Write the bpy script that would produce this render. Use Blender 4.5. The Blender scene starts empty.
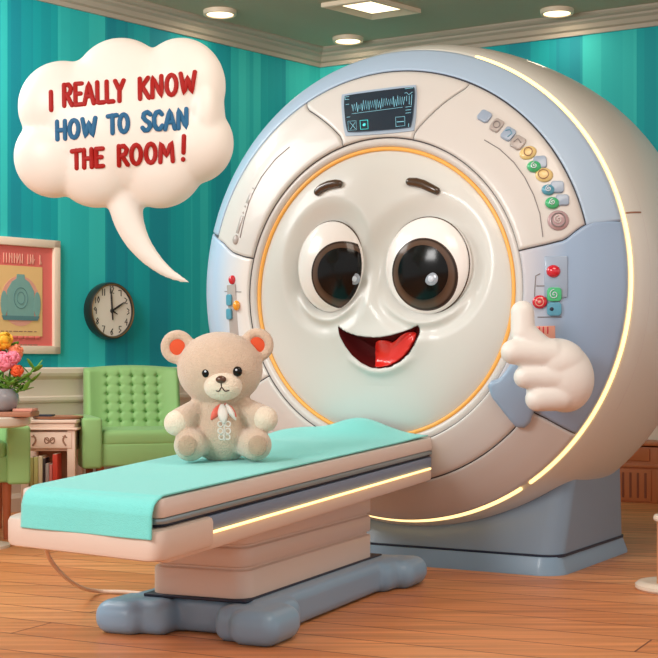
import bpy, bmesh, math, random
from math import sin, cos, pi, sqrt, atan2, radians, exp
from mathutils import Vector, Matrix
from mathutils.bvhtree import BVHTree

random.seed(7)
S = bpy.context.scene
COL = S.collection
F = 1400.0; HOR = 363.0; CX = 329.0; CAMZ = 1.0

def ray(px, py): return Vector(((px-CX)/F, 1.0, -(py-HOR)/F))
def P(px, py, Y): return Vector(((px-CX)/F*Y, Y, CAMZ-(py-HOR)/F*Y))

# ------------------------------------------------------------------ materials
def mat(name, col, rough=0.5, metal=0.0, spec=0.5, bump=0.0, bscale=60, var=0.0, vscale=8,
        sheen=0.0, coat=0.0, emit=None, estr=0.0, sss=0.0):
    m = bpy.data.materials.new(name); m.use_nodes = True
    nt = m.node_tree; b = nt.nodes['Principled BSDF']
    c = (*col, 1)
    b.inputs['Base Color'].default_value = c
    b.inputs['Roughness'].default_value = rough
    b.inputs['Metallic'].default_value = metal
    b.inputs['Specular IOR Level'].default_value = spec
    b.inputs['Sheen Weight'].default_value = sheen
    b.inputs['Sheen Roughness'].default_value = 0.5
    b.inputs['Coat Weight'].default_value = coat
    b.inputs['Coat Roughness'].default_value = 0.05
    if sss:
        b.inputs['Subsurface Weight'].default_value = sss
        b.inputs['Subsurface Radius'].default_value = (0.03, 0.02, 0.015)
        b.inputs['Subsurface Scale'].default_value = 0.5
    tc = nt.nodes.new('ShaderNodeTexCoord')
    if var:
        n = nt.nodes.new('ShaderNodeTexNoise'); n.inputs['Scale'].default_value = vscale
        n.inputs['Detail'].default_value = 4
        nt.links.new(tc.outputs['Object'], n.inputs['Vector'])
        mx = nt.nodes.new('ShaderNodeMix'); mx.data_type = 'RGBA'
        mx.inputs[6].default_value = (*[x*(1-var) for x in col], 1)
        mx.inputs[7].default_value = (*[min(1, x*(1+var)) for x in col], 1)
        nt.links.new(n.outputs['Fac'], mx.inputs[0]); nt.links.new(mx.outputs[2], b.inputs['Base Color'])
    if bump:
        n = nt.nodes.new('ShaderNodeTexNoise'); n.inputs['Scale'].default_value = bscale
        n.inputs['Detail'].default_value = 3
        nt.links.new(tc.outputs['Object'], n.inputs['Vector'])
        bp = nt.nodes.new('ShaderNodeBump'); bp.inputs['Strength'].default_value = bump
        bp.inputs['Distance'].default_value = 0.01
        nt.links.new(n.outputs['Fac'], bp.inputs['Height']); nt.links.new(bp.outputs['Normal'], b.inputs['Normal'])
    if emit:
        b.inputs['Emission Color'].default_value = (*emit, 1)
        b.inputs['Emission Strength'].default_value = estr
    return m

def srgb(r, g, b):
    f = lambda v: (v/255/12.92 if v/255 <= .04045 else ((v/255+.055)/1.055)**2.4)
    return (f(r), f(g), f(b))

M = {}
M['cream'] = mat('cream_plastic', srgb(208,205,201), .34, coat=.2, var=.015, vscale=3)
M['shell'] = mat('shell_plastic', srgb(218,219,212), .36, coat=.3, var=.015, vscale=3)
M['face'] = mat('face_plastic', srgb(214,216,212), .36, coat=.2, sss=.0)
M['blue'] = mat('pale_blue_plastic', srgb(172,196,220), .36, coat=.2)
M['blue2'] = mat('side_blue_plastic', srgb(150,176,204), .36, coat=.2)
M['basegrey'] = mat('base_blue_grey', srgb(128,148,168), .42, coat=.1)
M['skirt'] = mat('skirt_blue', srgb(134,166,192), .38, coat=.1)
M['seam'] = mat('seam_dark', srgb(74,70,74), .6)
M['orange'] = mat('amber_ring', srgb(228,168,84), .35, emit=srgb(255,170,60), estr=.18)
M['glow'] = mat('warm_led', srgb(255,225,160), .4, emit=(1,.66,.27), estr=2.1)
M['white'] = mat('eye_white', srgb(250,248,246), .22, coat=.2)
M['black'] = mat('pupil_black', (.002,.002,.002), .16, spec=.3)
M['bead'] = mat('bead_bluewhite', srgb(205,215,228), .2, coat=.5)  # pale tone of the painted eye glints and of the button spirals
M['bead2'] = mat('bead_grey', srgb(150,160,172), .2, coat=.5)  # grey disc of the painted highlight in the scanner's eyes
M['brow'] = mat('brow_brown', srgb(70,52,38), .25, coat=.5)
M['mouth'] = mat('mouth_maroon', srgb(80,8,10), .7, spec=.2)
M['tongue'] = mat('tongue_red', srgb(226,44,36), .28, coat=.4)
M['glove'] = mat('glove_white', srgb(232,229,224), .45, sheen=.1)
M['tablebeige'] = mat('table_beige', srgb(220,200,186), .4, coat=.15)
M['padwhite'] = mat('pad_cream', srgb(226,212,203), .35, coat=.2)
M['rail'] = mat('rail_blue_grey', srgb(118,134,158), .4)
M['dark'] = mat('dark_gap', srgb(26,36,58), .5)
M['steel'] = mat('tray_steel', srgb(150,166,172), .3, metal=.6)
M['mint'] = mat('mint_towel', srgb(118,220,214), .9, bump=.35, bscale=260, var=.04, vscale=60, sheen=.3)
M['fur'] = mat('teddy_fur', srgb(222,196,172), .95, bump=.8, bscale=170, var=.10, vscale=60, sheen=.6)
M['furlight'] = mat('teddy_fur_light', srgb(246,230,208), .95, bump=.7, bscale=170, var=.06, vscale=60, sheen=.6)
M['furpad'] = mat('teddy_pad', srgb(196,166,140), .95, bump=.8, bscale=200, var=.10, vscale=60, sheen=.5)
M['furorange'] = mat('teddy_ear_lining', srgb(226,84,40), .8, bump=.4, bscale=200, sheen=.3)
M['nose'] = mat('nose_brown', srgb(88,52,34), .25, coat=.5)
M['stitch'] = mat('stitch_brown', srgb(60,38,28), .6)
M['ribbon'] = mat('ribbon_coral', srgb(226,96,76), .5, sheen=.2)
M['tag'] = mat('lace_white', srgb(230,222,214), .6, bump=.4, bscale=200)
M['bubble'] = mat('bubble_cream', srgb(244,240,232), .42, sss=.0)
M['txtred'] = mat('letter_red', srgb(166,22,16), .55, spec=.3)
M['txtblue'] = mat('letter_blue', srgb(40,104,148), .55, spec=.3)
M['green'] = mat('green_upholstery', srgb(150,194,122), .6, bump=.15, bscale=200, sheen=.15)
M['greenbtn'] = mat('green_button', srgb(92,150,62), .5)
M['legwood'] = mat('orange_leg_wood', srgb(176,92,52), .5, var=.1)
M['console'] = mat('console_paint', srgb(238,206,186), .5, var=.03)
M['brown'] = mat('brown_wood', srgb(168,112,84), .5, var=.12, vscale=20)
M['carve'] = mat('carved_brown', srgb(158,116,92), .6)
M['clockblk'] = mat('clock_black', srgb(34,30,26), .35, coat=.3)
M['brass'] = mat('clock_brass', srgb(132,104,66), .35, metal=.5)
M['clockface'] = mat('clock_face', srgb(240,228,214), .6)
M['ink'] = mat('clock_ink', srgb(36,30,26), .5)
M['frame'] = mat('frame_cream', srgb(236,214,192), .5, var=.04)
M['mat_red'] = mat('poster_red', srgb(224,110,102), .7, var=.05)
M['poster'] = mat('poster_cream', srgb(232,190,128), .75, var=.05)
M['pteal'] = mat('poster_teal', srgb(122,166,160), .75, var=.08, vscale=20)
M['pteal2'] = mat('poster_teal_dark', srgb(86,130,134), .75)
M['ppink'] = mat('poster_pink', srgb(226,160,140), .75)
M['vase'] = mat('vase_grey', srgb(150,148,152), .25, coat=.5)
M['stem'] = mat('stem_green', srgb(84,130,48), .6)
M['leaf'] = mat('leaf_green', srgb(98,146,44), .55, var=.15, vscale=40)
M['pink'] = mat('petal_pink', srgb(236,128,150), .6, var=.1, vscale=60)
M['coral'] = mat('petal_coral', srgb(236,132,92), .6, var=.1, vscale=60)
M['orangered'] = mat('petal_orange', srgb(232,92,42), .6, var=.1, vscale=60)
M['yellow'] = mat('petal_yellow', srgb(240,178,40), .6, var=.1, vscale=60)
M['screen'] = mat('screen_navy', srgb(20,40,56), .15, coat=.6, emit=srgb(20,50,74), estr=.1)
M['scrframe'] = mat('screen_bezel', srgb(160,180,200), .3, coat=.3)
M['cyan'] = mat('screen_cyan', srgb(130,190,205), .4, emit=srgb(130,190,205), estr=.5)
M['cyan2'] = mat('screen_teal', srgb(70,200,200), .4, emit=srgb(60,190,190), estr=.6)
M['b_grey'] = mat('button_grey', srgb(172,164,160), .35, coat=.3)
M['b_dgrey'] = mat('button_engraved_grey', srgb(128,122,122), .4)
M['b_blue'] = mat('button_steel_blue', srgb(150,168,190), .35, coat=.3)
M['b_yellow'] = mat('button_sand', srgb(222,196,132), .35, coat=.3)
M['b_green'] = mat('button_green', srgb(66,180,120), .3, coat=.4)
M['b_teal'] = mat('button_teal', srgb(84,154,180), .3, coat=.4)
M['b_mauve'] = mat('button_mauve', srgb(178,148,152), .35, coat=.3)
M['b_red'] = mat('button_red', srgb(206,26,48), .15, coat=.8)
M['b_orange'] = mat('button_amber', srgb(240,160,36), .2, coat=.6)
M['ceilw'] = mat('lamp_rim', srgb(232,214,190), .5)
M['lampon'] = mat('lamp_glow', srgb(255,235,205), .4, emit=srgb(255,225,180), estr=3.0)
M['dgreen'] = mat('letter_pink', srgb(200,90,110), .4)
M['cabinet'] = mat('cabinet_wood', srgb(186,104,58), .45, var=.08, vscale=12)
M['cabinetdk'] = mat('cabinet_groove', srgb(132,66,36), .6)
M['whitep'] = mat('white_paint', srgb(226,214,196), .35, coat=.2)
M['postw'] = mat('post_wood', srgb(206,140,96), .5, var=.06)
M['cable'] = mat('cable_beige', srgb(222,196,172), .5)

def iris_mat():
    m = mat('iris_brown', srgb(70,50,40), .16, spec=.35)
    nt = m.node_tree; b = nt.nodes['Principled BSDF']
    at = nt.nodes.new('ShaderNodeAttribute'); at.attribute_name = 'rad'
    r = nt.nodes.new('ShaderNodeValToRGB'); e = r.color_ramp.elements
    e[0].position = .70; e[0].color = (*srgb(34,26,24), 1)
    e[1].position = 1.0; e[1].color = (*srgb(20,14,12), 1)
    x = r.color_ramp.elements.new(.84); x.color = (*srgb(92,70,56), 1)
    x = r.color_ramp.elements.new(.94); x.color = (*srgb(96,78,68), 1)
    nt.links.new(at.outputs['Fac'], r.inputs[0]); nt.links.new(r.outputs[0], b.inputs['Base Color'])
    return m
M['iris'] = iris_mat()

def radial_mat(name, c0, c1, p0, p1):
    m = mat(name, c1, .36, coat=.2); nt = m.node_tree; b = nt.nodes['Principled BSDF']
    at = nt.nodes.new('ShaderNodeAttribute'); at.attribute_name = 'rad'
    r = nt.nodes.new('ShaderNodeValToRGB'); e = r.color_ramp.elements
    e[0].position = p0; e[0].color = (*c0, 1); e[1].position = p1; e[1].color = (*c1, 1)
    nt.links.new(at.outputs['Fac'], r.inputs[0]); nt.links.new(r.outputs[0], b.inputs['Base Color']); return m
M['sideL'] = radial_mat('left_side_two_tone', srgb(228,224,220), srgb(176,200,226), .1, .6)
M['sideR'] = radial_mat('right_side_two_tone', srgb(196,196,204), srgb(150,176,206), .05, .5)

def wood_floor():
    m = bpy.data.materials.new('plank_floor'); m.use_nodes = True
    nt = m.node_tree; b = nt.nodes['Principled BSDF']; N = nt.nodes.new; L = nt.links.new
    tc = N('ShaderNodeTexCoord'); mp = N('ShaderNodeMapping')
    mp.inputs['Rotation'].default_value = (0, 0, radians(27))
    L(tc.outputs['Object'], mp.inputs['Vector'])
    br = N('ShaderNodeTexBrick'); br.inputs['Scale'].default_value = 1
    br.inputs['Brick Width'].default_value = 3.4; br.inputs['Row Height'].default_value = .24
    br.inputs['Mortar Size'].default_value = .0045; br.inputs['Mortar Smooth'].default_value = .3
    br.inputs['Color1'].default_value = (*srgb(216,138,84), 1)
    br.inputs['Color2'].default_value = (*srgb(236,164,108), 1)
    br.inputs['Mortar'].default_value = (*srgb(128,66,36), 1)
    br.offset = .37; br.inputs['Bias'].default_value = -.1
    L(mp.outputs[0], br.inputs['Vector'])
    m2 = N('ShaderNodeMapping'); m2.inputs['Rotation'].default_value = (0, 0, radians(27))
    m2.inputs['Scale'].default_value = (.8, 14, 1); L(tc.outputs['Object'], m2.inputs['Vector'])
    n = N('ShaderNodeTexNoise'); n.inputs['Scale'].default_value = 1.6; n.inputs['Detail'].default_value = 7
    n.inputs['Distortion'].default_value = .6; L(m2.outputs[0], n.inputs['Vector'])
    cr = N('ShaderNodeValToRGB'); cr.color_ramp.elements[0].position = .3; cr.color_ramp.elements[0].color = (.66,.62,.58,1)
    cr.color_ramp.elements[1].position = .7; cr.color_ramp.elements[1].color = (1.12,1.1,1.08,1)
    L(n.outputs['Fac'], cr.inputs[0])
    mx = N('ShaderNodeMix'); mx.data_type = 'RGBA'; mx.blend_type = 'MULTIPLY'; mx.inputs[0].default_value = 1
    L(br.outputs['Color'], mx.inputs[6]); L(cr.outputs[0], mx.inputs[7]); L(mx.outputs[2], b.inputs['Base Color'])
    bp = N('ShaderNodeBump'); bp.inputs['Strength'].default_value = .25; bp.inputs['Distance'].default_value = .004
    L(br.outputs['Fac'], bp.inputs['Height']); bp.invert = True
    L(bp.outputs[0], b.inputs['Normal'])
    b.inputs['Roughness'].default_value = .38
    b.inputs['Specular IOR Level'].default_value = .4
    return m

def wallpaper():
    m = bpy.data.materials.new('striped_wallpaper'); m.use_nodes = True
    nt = m.node_tree; b = nt.nodes['Principled BSDF']; N = nt.nodes.new; L = nt.links.new
    tc = N('ShaderNodeTexCoord'); sp = N('ShaderNodeSeparateXYZ'); L(tc.outputs['Object'], sp.inputs[0])
    def steps(w, off, seed):
        a = N('ShaderNodeMath'); a.operation = 'MULTIPLY_ADD'; a.inputs[1].default_value = 1/w; a.inputs[2].default_value = off
        L(sp.outputs['X'], a.inputs[0])
        f = N('ShaderNodeMath'); f.operation = 'FLOOR'; L(a.outputs[0], f.inputs[0])
        wn = N('ShaderNodeTexWhiteNoise'); wn.noise_dimensions = '1D'
        s = N('ShaderNodeMath'); s.operation = 'ADD'; s.inputs[1].default_value = seed; L(f.outputs[0], s.inputs[0])
        L(s.outputs[0], wn.inputs['W']); return wn.outputs['Value']
    v1 = steps(.21, 0, 3.3); v2 = steps(.083, .4, 11.7)
    ad = N('ShaderNodeMath'); ad.operation = 'MULTIPLY_ADD'; ad.inputs[1].default_value = .65; L(v1, ad.inputs[0])
    ml = N('ShaderNodeMath'); ml.operation = 'MULTIPLY'; ml.inputs[1].default_value = .35; L(v2, ml.inputs[0]); L(ml.outputs[0], ad.inputs[2])
    cr = N('ShaderNodeValToRGB'); e = cr.color_ramp.elements
    e[0].position = .15; e[0].color = (*srgb(0,142,158), 1)
    e[1].position = .85; e[1].color = (*srgb(52,200,196), 1)
    x = e.new(.5); x.color = (*srgb(0,168,174), 1)
    L(ad.outputs[0], cr.inputs[0]); L(cr.outputs[0], b.inputs['Base Color'])
    b.inputs['Roughness'].default_value = .75
    return m

M['floor'] = wood_floor(); M['paper'] = wallpaper()
M['ceil'] = mat('ceiling_sage', srgb(186,180,158), .8, var=.02, vscale=2)
M['crown'] = mat('crown_taupe', srgb(178,168,152), .6)
M['wains'] = mat('wainscot_taupe', srgb(232,214,196), .6, var=.02, vscale=3)

# ------------------------------------------------------------------ helpers
def link(name, mesh, m=None, parent=None, smooth=True):
    o = bpy.data.objects.new(name, mesh); COL.objects.link(o)
    if m is not None:
        for mm in (m if isinstance(m, (list, tuple)) else [m]): mesh.materials.append(mm)
    if parent: o.parent = parent
    if smooth:
        for p in mesh.polygons: p.use_smooth = True
    return o

def obj(name, bm, m=None, parent=None, smooth=True, auto=None):
    me = bpy.data.meshes.new(name)
    bmesh.ops.recalc_face_normals(bm, faces=bm.faces)
    bm.to_mesh(me); bm.free()
    o = link(name, me, m, parent, smooth)
    if auto is not None: me.set_sharp_from_angle(angle=radians(auto))
    return o

def thing(name, label, cat, loc=(0,0,0), rotz=0, group=None):
    o = bpy.data.objects.new(name, None); COL.objects.link(o)
    o.location = loc; o.rotation_euler = (0,0,rotz); o.empty_display_size = .1
    o['label'] = label; o['category'] = cat
    if group: o['group'] = group
    return o
def tag(o, label, cat, group=None):
    o['label'] = label; o['category'] = cat
    if group: o['group'] = group
    return o

def add_box(bm, c, size, bevel=0, seg=3, rot=None, mi=0):
    b2 = bmesh.new(); bmesh.ops.create_cube(b2, size=1)
    for v in b2.verts: v.co = Vector((v.co.x*size[0], v.co.y*size[1], v.co.z*size[2]))
    if bevel: bmesh.ops.bevel(b2, geom=b2.edges[:], offset=bevel, segments=seg, profile=.5, affect='EDGES')
    if rot is not None:
        bmesh.ops.transform(b2, matrix=rot.to_4x4() if not isinstance(rot, Matrix) or len(rot) == 3 else rot, verts=b2.verts)
    for v in b2.verts: v.co += Vector(c)
    merge(bm, b2, mi); return bm
def merge(bm, b2, mi=0):
    vm = {}
    for v in b2.verts: vm[v] = bm.verts.new(v.co)
    for f in b2.faces:
        try: nf = bm.faces.new([vm[v] for v in f.verts]); nf.material_index = mi
        except ValueError: pass
    b2.free()
def box(name, c, size, m, parent=None, bevel=.004, seg=3, rot=None):
    bm = bmesh.new(); add_box(bm, c, size, bevel, seg, rot)
    return obj(name, bm, m, parent, auto=40)

def add_tube(bm, pts, r, n=10, closed=False, flat=None, mi=0):
    """tube through points; r number or list; flat=(normal, k) squashes along normal"""
    pts = [Vector(p) for p in pts]; k = len(pts)
    rr = r if isinstance(r, (list, tuple)) else [r]*k
    rings = []; prev = None
    for i, p in enumerate(pts):
        if closed: t = pts[(i+1) % k]-pts[i-1]
        else: t = pts[min(i+1, k-1)]-pts[max(i-1, 0)]
        t.normalize()
        if prev is None:
            a = Vector((0,0,1)) if abs(t.z) < .9 else Vector((1,0,0))
            u = t.cross(a).normalized()
        else:
            u = (prev - t*prev.dot(t)).normalized()
        prev = u; w = t.cross(u)
        rings.append([(p, u, w, t)])
        ring = []
        for j in range(n):
            a = 2*pi*j/n; d = u*cos(a)+w*sin(a)
            if flat: d = d - flat[0]*d.dot(flat[0])*(1-flat[1])
            ring.append(bm.verts.new(p+d*rr[i]))
        rings[-1] = ring
    m = k if closed else k-1
    for i in range(m):
        a, b = rings[i], rings[(i+1) % k]
        for j in range(n):
            f = bm.faces.new((a[j], a[(j+1) % n], b[(j+1) % n], b[j])); f.material_index = mi
    if not closed:
        for idx, ring, sgn in ((0, rings[0], -1), (k-1, rings[-1], 1)):
            # rounded cap
            q = pts[idx]; t = (pts[1]-pts[0] if idx == 0 else pts[-1]-pts[-2]).normalized()*sgn
            last = ring
            for s in (.5, .85):
                nr = []
                for v in ring:
                    d = v.co-q
                    nr.append(bm.verts.new(q+d*sqrt(1-s*s)+t*rr[idx]*s))
                for j in range(n):
                    f = bm.faces.new((last[j], last[(j+1) % n], nr[(j+1) % n], nr[j])); f.material_index = mi
                last = nr
            c = bm.verts.new(q+t*rr[idx])
            for j in range(n):
                f = bm.faces.new((last[j], last[(j+1) % n], c)); f.material_index = mi
def tube(name, pts, r, m, parent=None, n=10, closed=False, flat=None):
    bm = bmesh.new(); add_tube(bm, pts, r, n, closed, flat); return obj(name, bm, m, parent)

def add_lathe(bm, prof, n=48, c=(0,0,0), axis='Z', mi=0):
    rings = []
    for r, h in prof:
        if abs(r) < 1e-6:
            v = (0,0,h) if axis == 'Z' else (0,h,0)
            rings.append([bm.verts.new(Vector(v)+Vector(c))]); continue
        ring = []
        for j in range(n):
            a = 2*pi*j/n
            v = (r*cos(a), r*sin(a), h) if axis == 'Z' else (r*cos(a), h, r*sin(a))
            ring.append(bm.verts.new(Vector(v)+Vector(c)))
        rings.append(ring)
    for a, b in zip(rings, rings[1:]):
        if len(a) == 1 and len(b) == 1: continue
        for j in range(n):
            if len(a) == 1: f = bm.faces.new((a[0], b[j], b[(j+1) % n]))
            elif len(b) == 1: f = bm.faces.new((a[j], a[(j+1) % n], b[0]))
            else: f = bm.faces.new((a[j], a[(j+1) % n], b[(j+1) % n], b[j]))
            f.material_index = mi
def lathe(name, prof, m, parent=None, n=48, c=(0,0,0), axis='Z', auto=40):
    bm = bmesh.new(); add_lathe(bm, prof, n, c, axis); return obj(name, bm, m, parent, auto=auto)

def add_ell(bm, c, r, rot=None, seg=24, mi=0):
    b2 = bmesh.new(); bmesh.ops.create_uvsphere(b2, u_segments=seg, v_segments=seg//2, radius=1)
    for v in b2.verts:
        q = Vector((v.co.x*r[0], v.co.y*r[1], v.co.z*r[2]))
        if rot is not None: q = rot @ q
        v.co = q+Vector(c)
    merge(bm, b2, mi)
def ell(name, c, r, m, parent=None, rot=None, seg=24):
    bm = bmesh.new(); add_ell(bm, c, r, rot, seg); return obj(name, bm, m, parent)

def blob(bm, voxel=.008, smooth=6, fac=.5):
    """union of overlapping closed shapes as one continuous smooth mesh"""
    me = bpy.data.meshes.new('tmp'); bmesh.ops.recalc_face_normals(bm, faces=bm.faces)
    bm.to_mesh(me); bm.free()
    o = bpy.data.objects.new('tmp', me); COL.objects.link(o)
    r = o.modifiers.new('r', 'REMESH'); r.mode = 'VOXEL'; r.voxel_size = voxel
    s = o.modifiers.new('s', 'SMOOTH'); s.factor = fac; s.iterations = smooth
    dg = bpy.context.evaluated_depsgraph_get()
    out = bpy.data.meshes.new_from_object(o.evaluated_get(dg))
    bpy.data.objects.remove(o); bpy.data.meshes.remove(me)
    out.materials.clear()
    return out

# ------------------------------------------------------------------ camera
cam = bpy.data.cameras.new('camera'); co = bpy.data.objects.new('camera', cam); COL.objects.link(co)
co.location = (0,0,CAMZ); co.rotation_euler = (pi/2,0,0)
cam.sensor_width = 36; cam.lens = 36*F/658; cam.shift_y = (HOR-329)/658
cam.clip_end = 60
S.camera = co

# ------------------------------------------------------------------ room
K = Vector((-.0756, 11.76, 0))                    # the corner of the two walls
WL = Vector((-1.93, -2.19, 0)).normalized()       # left wall runs this way from the corner
WR = Vector((2.38, -1.39, 0)).normalized()
NL = Vector((.750, -.661, 0)); NR = Vector((-1.39, -2.38, 0)).normalized()
ZC = 3.62; ZB = 3.48
def struct(o): o['kind'] = 'structure'; return o
def wallbox(name, along, normal, length, z0, z1, t, m, off=0, start=0):
    """slab whose room-side face stands 'off' in front of the wall line; the local x axis runs along the wall"""
    bm = bmesh.new(); add_box(bm, (start+length/2, 0, (z0+z1)/2), (length, t, z1-z0), 0)
    o = obj(name, bm, m, None, smooth=False)
    x = along; y = -normal
    if x.cross(y).z < 0: y = normal
    yy = -normal
    mtx = Matrix(((x.x, y.x, 0, 0), (x.y, y.y, 0, 0), (0, 0, 1, 0), (0, 0, 0, 1)))
    o.matrix_world = Matrix.Translation(K+normal*(off-t/2)) @ mtx
    return struct(o)
bm = bmesh.new(); add_box(bm, (0, 4.2, -.05), (16, 17, .1), 0)
struct(obj('floor', bm, M['floor'], smooth=False))
bm = bmesh.new(); add_box(bm, (0, 7.2, ZC+.05), (13, 10.6, .1), 0)
struct(obj('ceiling', bm, M['ceil'], smooth=False))
wallbox('wall_left', WL, NL, 8.5, 0, ZC, .12, M['paper'])
wallbox('wall_right', WR, NR, 6.5, 0, ZC, .12, M['paper'])
wallbox('trim_1', WL, NL, 8.5, .09, .93, .03, M['wains'], .015+.012)
wallbox('trim_2', WR, NR, 6.5, .09, .93, .03, M['wains'], .015+.012)
def profile_trim(name, along, normal, length, prof, m, mitre=0):
    """moulding with its cross-section (distance from wall, z) run along the wall"""
    bm = bmesh.new(); rows = []
    for s in (0, length):
        row = []
        for d, z in prof:
            a = s - (d*mitre if s == 0 else 0)
            if s == 0: a = d*mitre
            row.append(bm.verts.new(K+along*a+normal*d+Vector((0,0,z))))
        rows.append(row)
    n = len(prof)
    for j in range(n): bm.faces.new((rows[0][j], rows[0][(j+1) % n], rows[1][(j+1) % n], rows[1][j]))
    bm.faces.new(rows[0]); bm.faces.new(rows[1])
    return struct(obj(name, bm, m, smooth=False))
mit = 1/math.tan(math.acos(WL.dot(WR))/2)
rail = [(0,.73),(.045,.73),(.052,.745),(.052,.765),(.035,.775),(.035,.80),(.03,.885),(.045,.895),(.07,.91),(.08,.93),(.08,.96),(.072,.97),(0,.97)]
crown = [(0,ZB),(.018,ZB),(.022,ZB+.03),(.045,ZB+.04),(.06,ZB+.07),(.085,ZB+.085),(.09,ZB+.10),(.115,ZB+.11),(.13,ZB+.125),(.13,ZC),(0,ZC)]
basep = [(0,0),(.03,0),(.03,.1),(.02,.12),(0,.12)]
basep = [(d+.0, z) for d, z in basep]
profile_trim('trim_3', WL, NL, 8.5, rail, M['wains'], mit)
profile_trim('trim_4', WR, NR, 6.5, rail, M['wains'], mit)
profile_trim('trim_5', WL, NL, 8.5, crown, M['crown'], mit)
profile_trim('trim_6', WR, NR, 6.5, crown, M['crown'], mit)
profile_trim('baseboard_left', WL, NL, 8.5, [(0,0),(.045,0),(.045,.09),(.035,.12),(0,.12)], M['wains'], mit)
profile_trim('baseboard_right', WR, NR, 6.5, [(0,0),(.045,0),(.045,.09),(.035,.12),(0,.12)], M['wains'], mit)

# ceiling lights
def downlight(px, py, label):
    Y = (ZC-CAMZ)*F/(HOR-py); x = (px-CX)/F*Y
    t = thing('ceiling_light', label, 'ceiling light', (x, Y, ZC), 0, 'round lights in the ceiling')
    lathe('rim', [(.10,-.004),(.10,-.03),(.112,-.034),(.122,-.03),(.126,0),(.10,0)], M['ceilw'], t)
    lathe('lamp', [(0,-.024),(.099,-.024),(.099,-.01),(0,-.01)], M['lampon'], t)
    l = bpy.data.lights.new('downlight', 'AREA'); l.shape = 'DISK'; l.size = .2; l.energy = 2.5; l.color = (1,.84,.64)
    lo = bpy.data.objects.new('downlight', l); COL.objects.link(lo); lo.location = (x, Y, ZC-.045)
downlight(220, 11, 'round ceiling light above the cloud bubble, nearest the left wall')
downlight(348, 38, 'round ceiling light closest to the room corner')
downlight(557, 10, 'round ceiling light above the right wall, over the scanner')
def ceilpt(px, py):
    Y = (ZC-CAMZ)*F/(HOR-py); return Vector(((px-CX)/F*Y, Y, ZC))
a = ceilpt(321, 3); b = ceilpt(372, 16); c = ceilpt(421, 9); d = a+c-b
tl = thing('ceiling_panel_light', 'square recessed ceiling panel light with a cream frame above the scanner', 'ceiling light', (a+c)/2)
ctr = (a+c)/2
def ringquad(k0, z0, k1, z1, bm):
    q = [a, b, c, d]
    v0 = [bm.verts.new((p-ctr)*k0+Vector((0,0,z0))) for p in q]
    v1 = [bm.verts.new((p-ctr)*k1+Vector((0,0,z1))) for p in q]
    for i in range(4): bm.faces.new((v0[i], v0[(i+1) % 4], v1[(i+1) % 4], v1[i]))
bm = bmesh.new()
ringquad(1.0, 0, 1.0, -.03, bm); ringquad(1.0, -.03, .93, -.035, bm); ringquad(.93, -.035, .62, -.006, bm); ringquad(.62, -.006, .58, -.012, bm)
bmesh.ops.remove_doubles(bm, verts=bm.verts, dist=1e-5)
obj('frame', bm, M['ceilw'], tl, smooth=False)
bm = bmesh.new(); ringquad(.58, -.004, .58, -.012, bm); bm.faces.new([bm.verts.new((p-ctr)*.58+Vector((0,0,-.012))) for p in (a,b,c,d)])
obj('diffuser', bm, M['lampon'], tl, smooth=False)

# ------------------------------------------------------------------ scanner
GC = Vector((.357, 6.95, 0)); GZ = 1.384; GT = radians(-30)
gd = Vector((.5, .8660254, 0)); gr = Vector((.8660254, -.5, 0))
G = thing('scanner', 'big round cream and blue scanner with a smiling cartoon face and thumbs-up glove', 'medical scanner', GC, GT)
R0 = .725
PROF = [(0,-.272),(.70,-.268),(.80,-.245),(.92,-.205),(1.02,-.15),(1.09,-.09),(1.14,-.035),(1.165,0)]
def prof(r):
    if r >= 1.165: return 0
    for (r0,s0),(r1,s1) in zip(PROF, PROF[1:]):
        if r <= r1: return s0+(s1-s0)*(r-r0)/(r1-r0)
def psm(r):   # a smooth version of the profile
    return sum(prof(min(1.165, max(0, r+k*.012)))*w for k, w in ((-2,.1),(-1,.2),(0,.4),(1,.2),(2,.1)))
# eyes and mouth are placed on the plane of the face
def cam_to_local(px, py, sfun, lo=5.2, hi=8.2):
    dr = ray(px, py)
    def g(Y):
        q = Vector((0,0,CAMZ))+dr*Y - GC
        u = q.dot(gr); s = q.dot(gd); z = q.z-GZ
        return s-sfun(u, z), u, s, z
    for _ in range(40):
        mid = (lo+hi)/2
        if g(mid)[0] > 0: hi = mid
        else: lo = mid
    _, u, s, z = g(lo); return u, z
FU, FZ = .012, -.046        # the face sits a little low in the front cover
def wgt(r): return max(0, min(1, (1.035-r)/(1.035-.740)))
def unwarp(u, z):
    a, b = u, z
    for _ in range(12):
        w_ = wgt(sqrt(a*a+b*b)); a, b = u-FU*w_, z-FZ*w_
    return a, b
def warp(u, z):
    w_ = wgt(sqrt(u*u+z*z)); return u+FU*w_, z+FZ*w_
def dome_s(u, z):
    u, z = unwarp(u, z); return psm(min(1.165, sqrt(u*u+z*z)))
def DW(r, a, s):
    u, z = warp(r*cos(a), r*sin(a)); return L3(u, z, s)
def L3(u, z, s): return Vector((u, s, z+GZ))
RF = .682
def face_base(u, z):
    r = min(1, sqrt((u-FU)**2+(z-FZ)**2)/RF)
    return -.262-.088*(1-r*r)*1.0+.022*r**12
EYES = []
for (px, py, rx, rz) in ((329,266,33,45),(424,265,40,48)):
    u0, z0 = cam_to_local(px, py, lambda u,z: -.34)
    ul, _ = cam_to_local(px-rx, py, lambda u,z: -.34); ur, _ = cam_to_local(px+rx, py, lambda u,z: -.34)
    _, zt = cam_to_local(px, py-rz, lambda u,z: -.34)
    EYES.append(((ul+ur)/2-(.014 if px < 400 else .008), z0, (ur-ul)/2*(.99 if px < 400 else 1.04), (zt-z0)*1.02))
up = [(338,326.5),(343,330),(350,333.5),(358,336),(366,337.3),(374,337.7),(382,337.3),(392,335.5),(402,332.3),(411,328.8),(418,325.5)]
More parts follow.
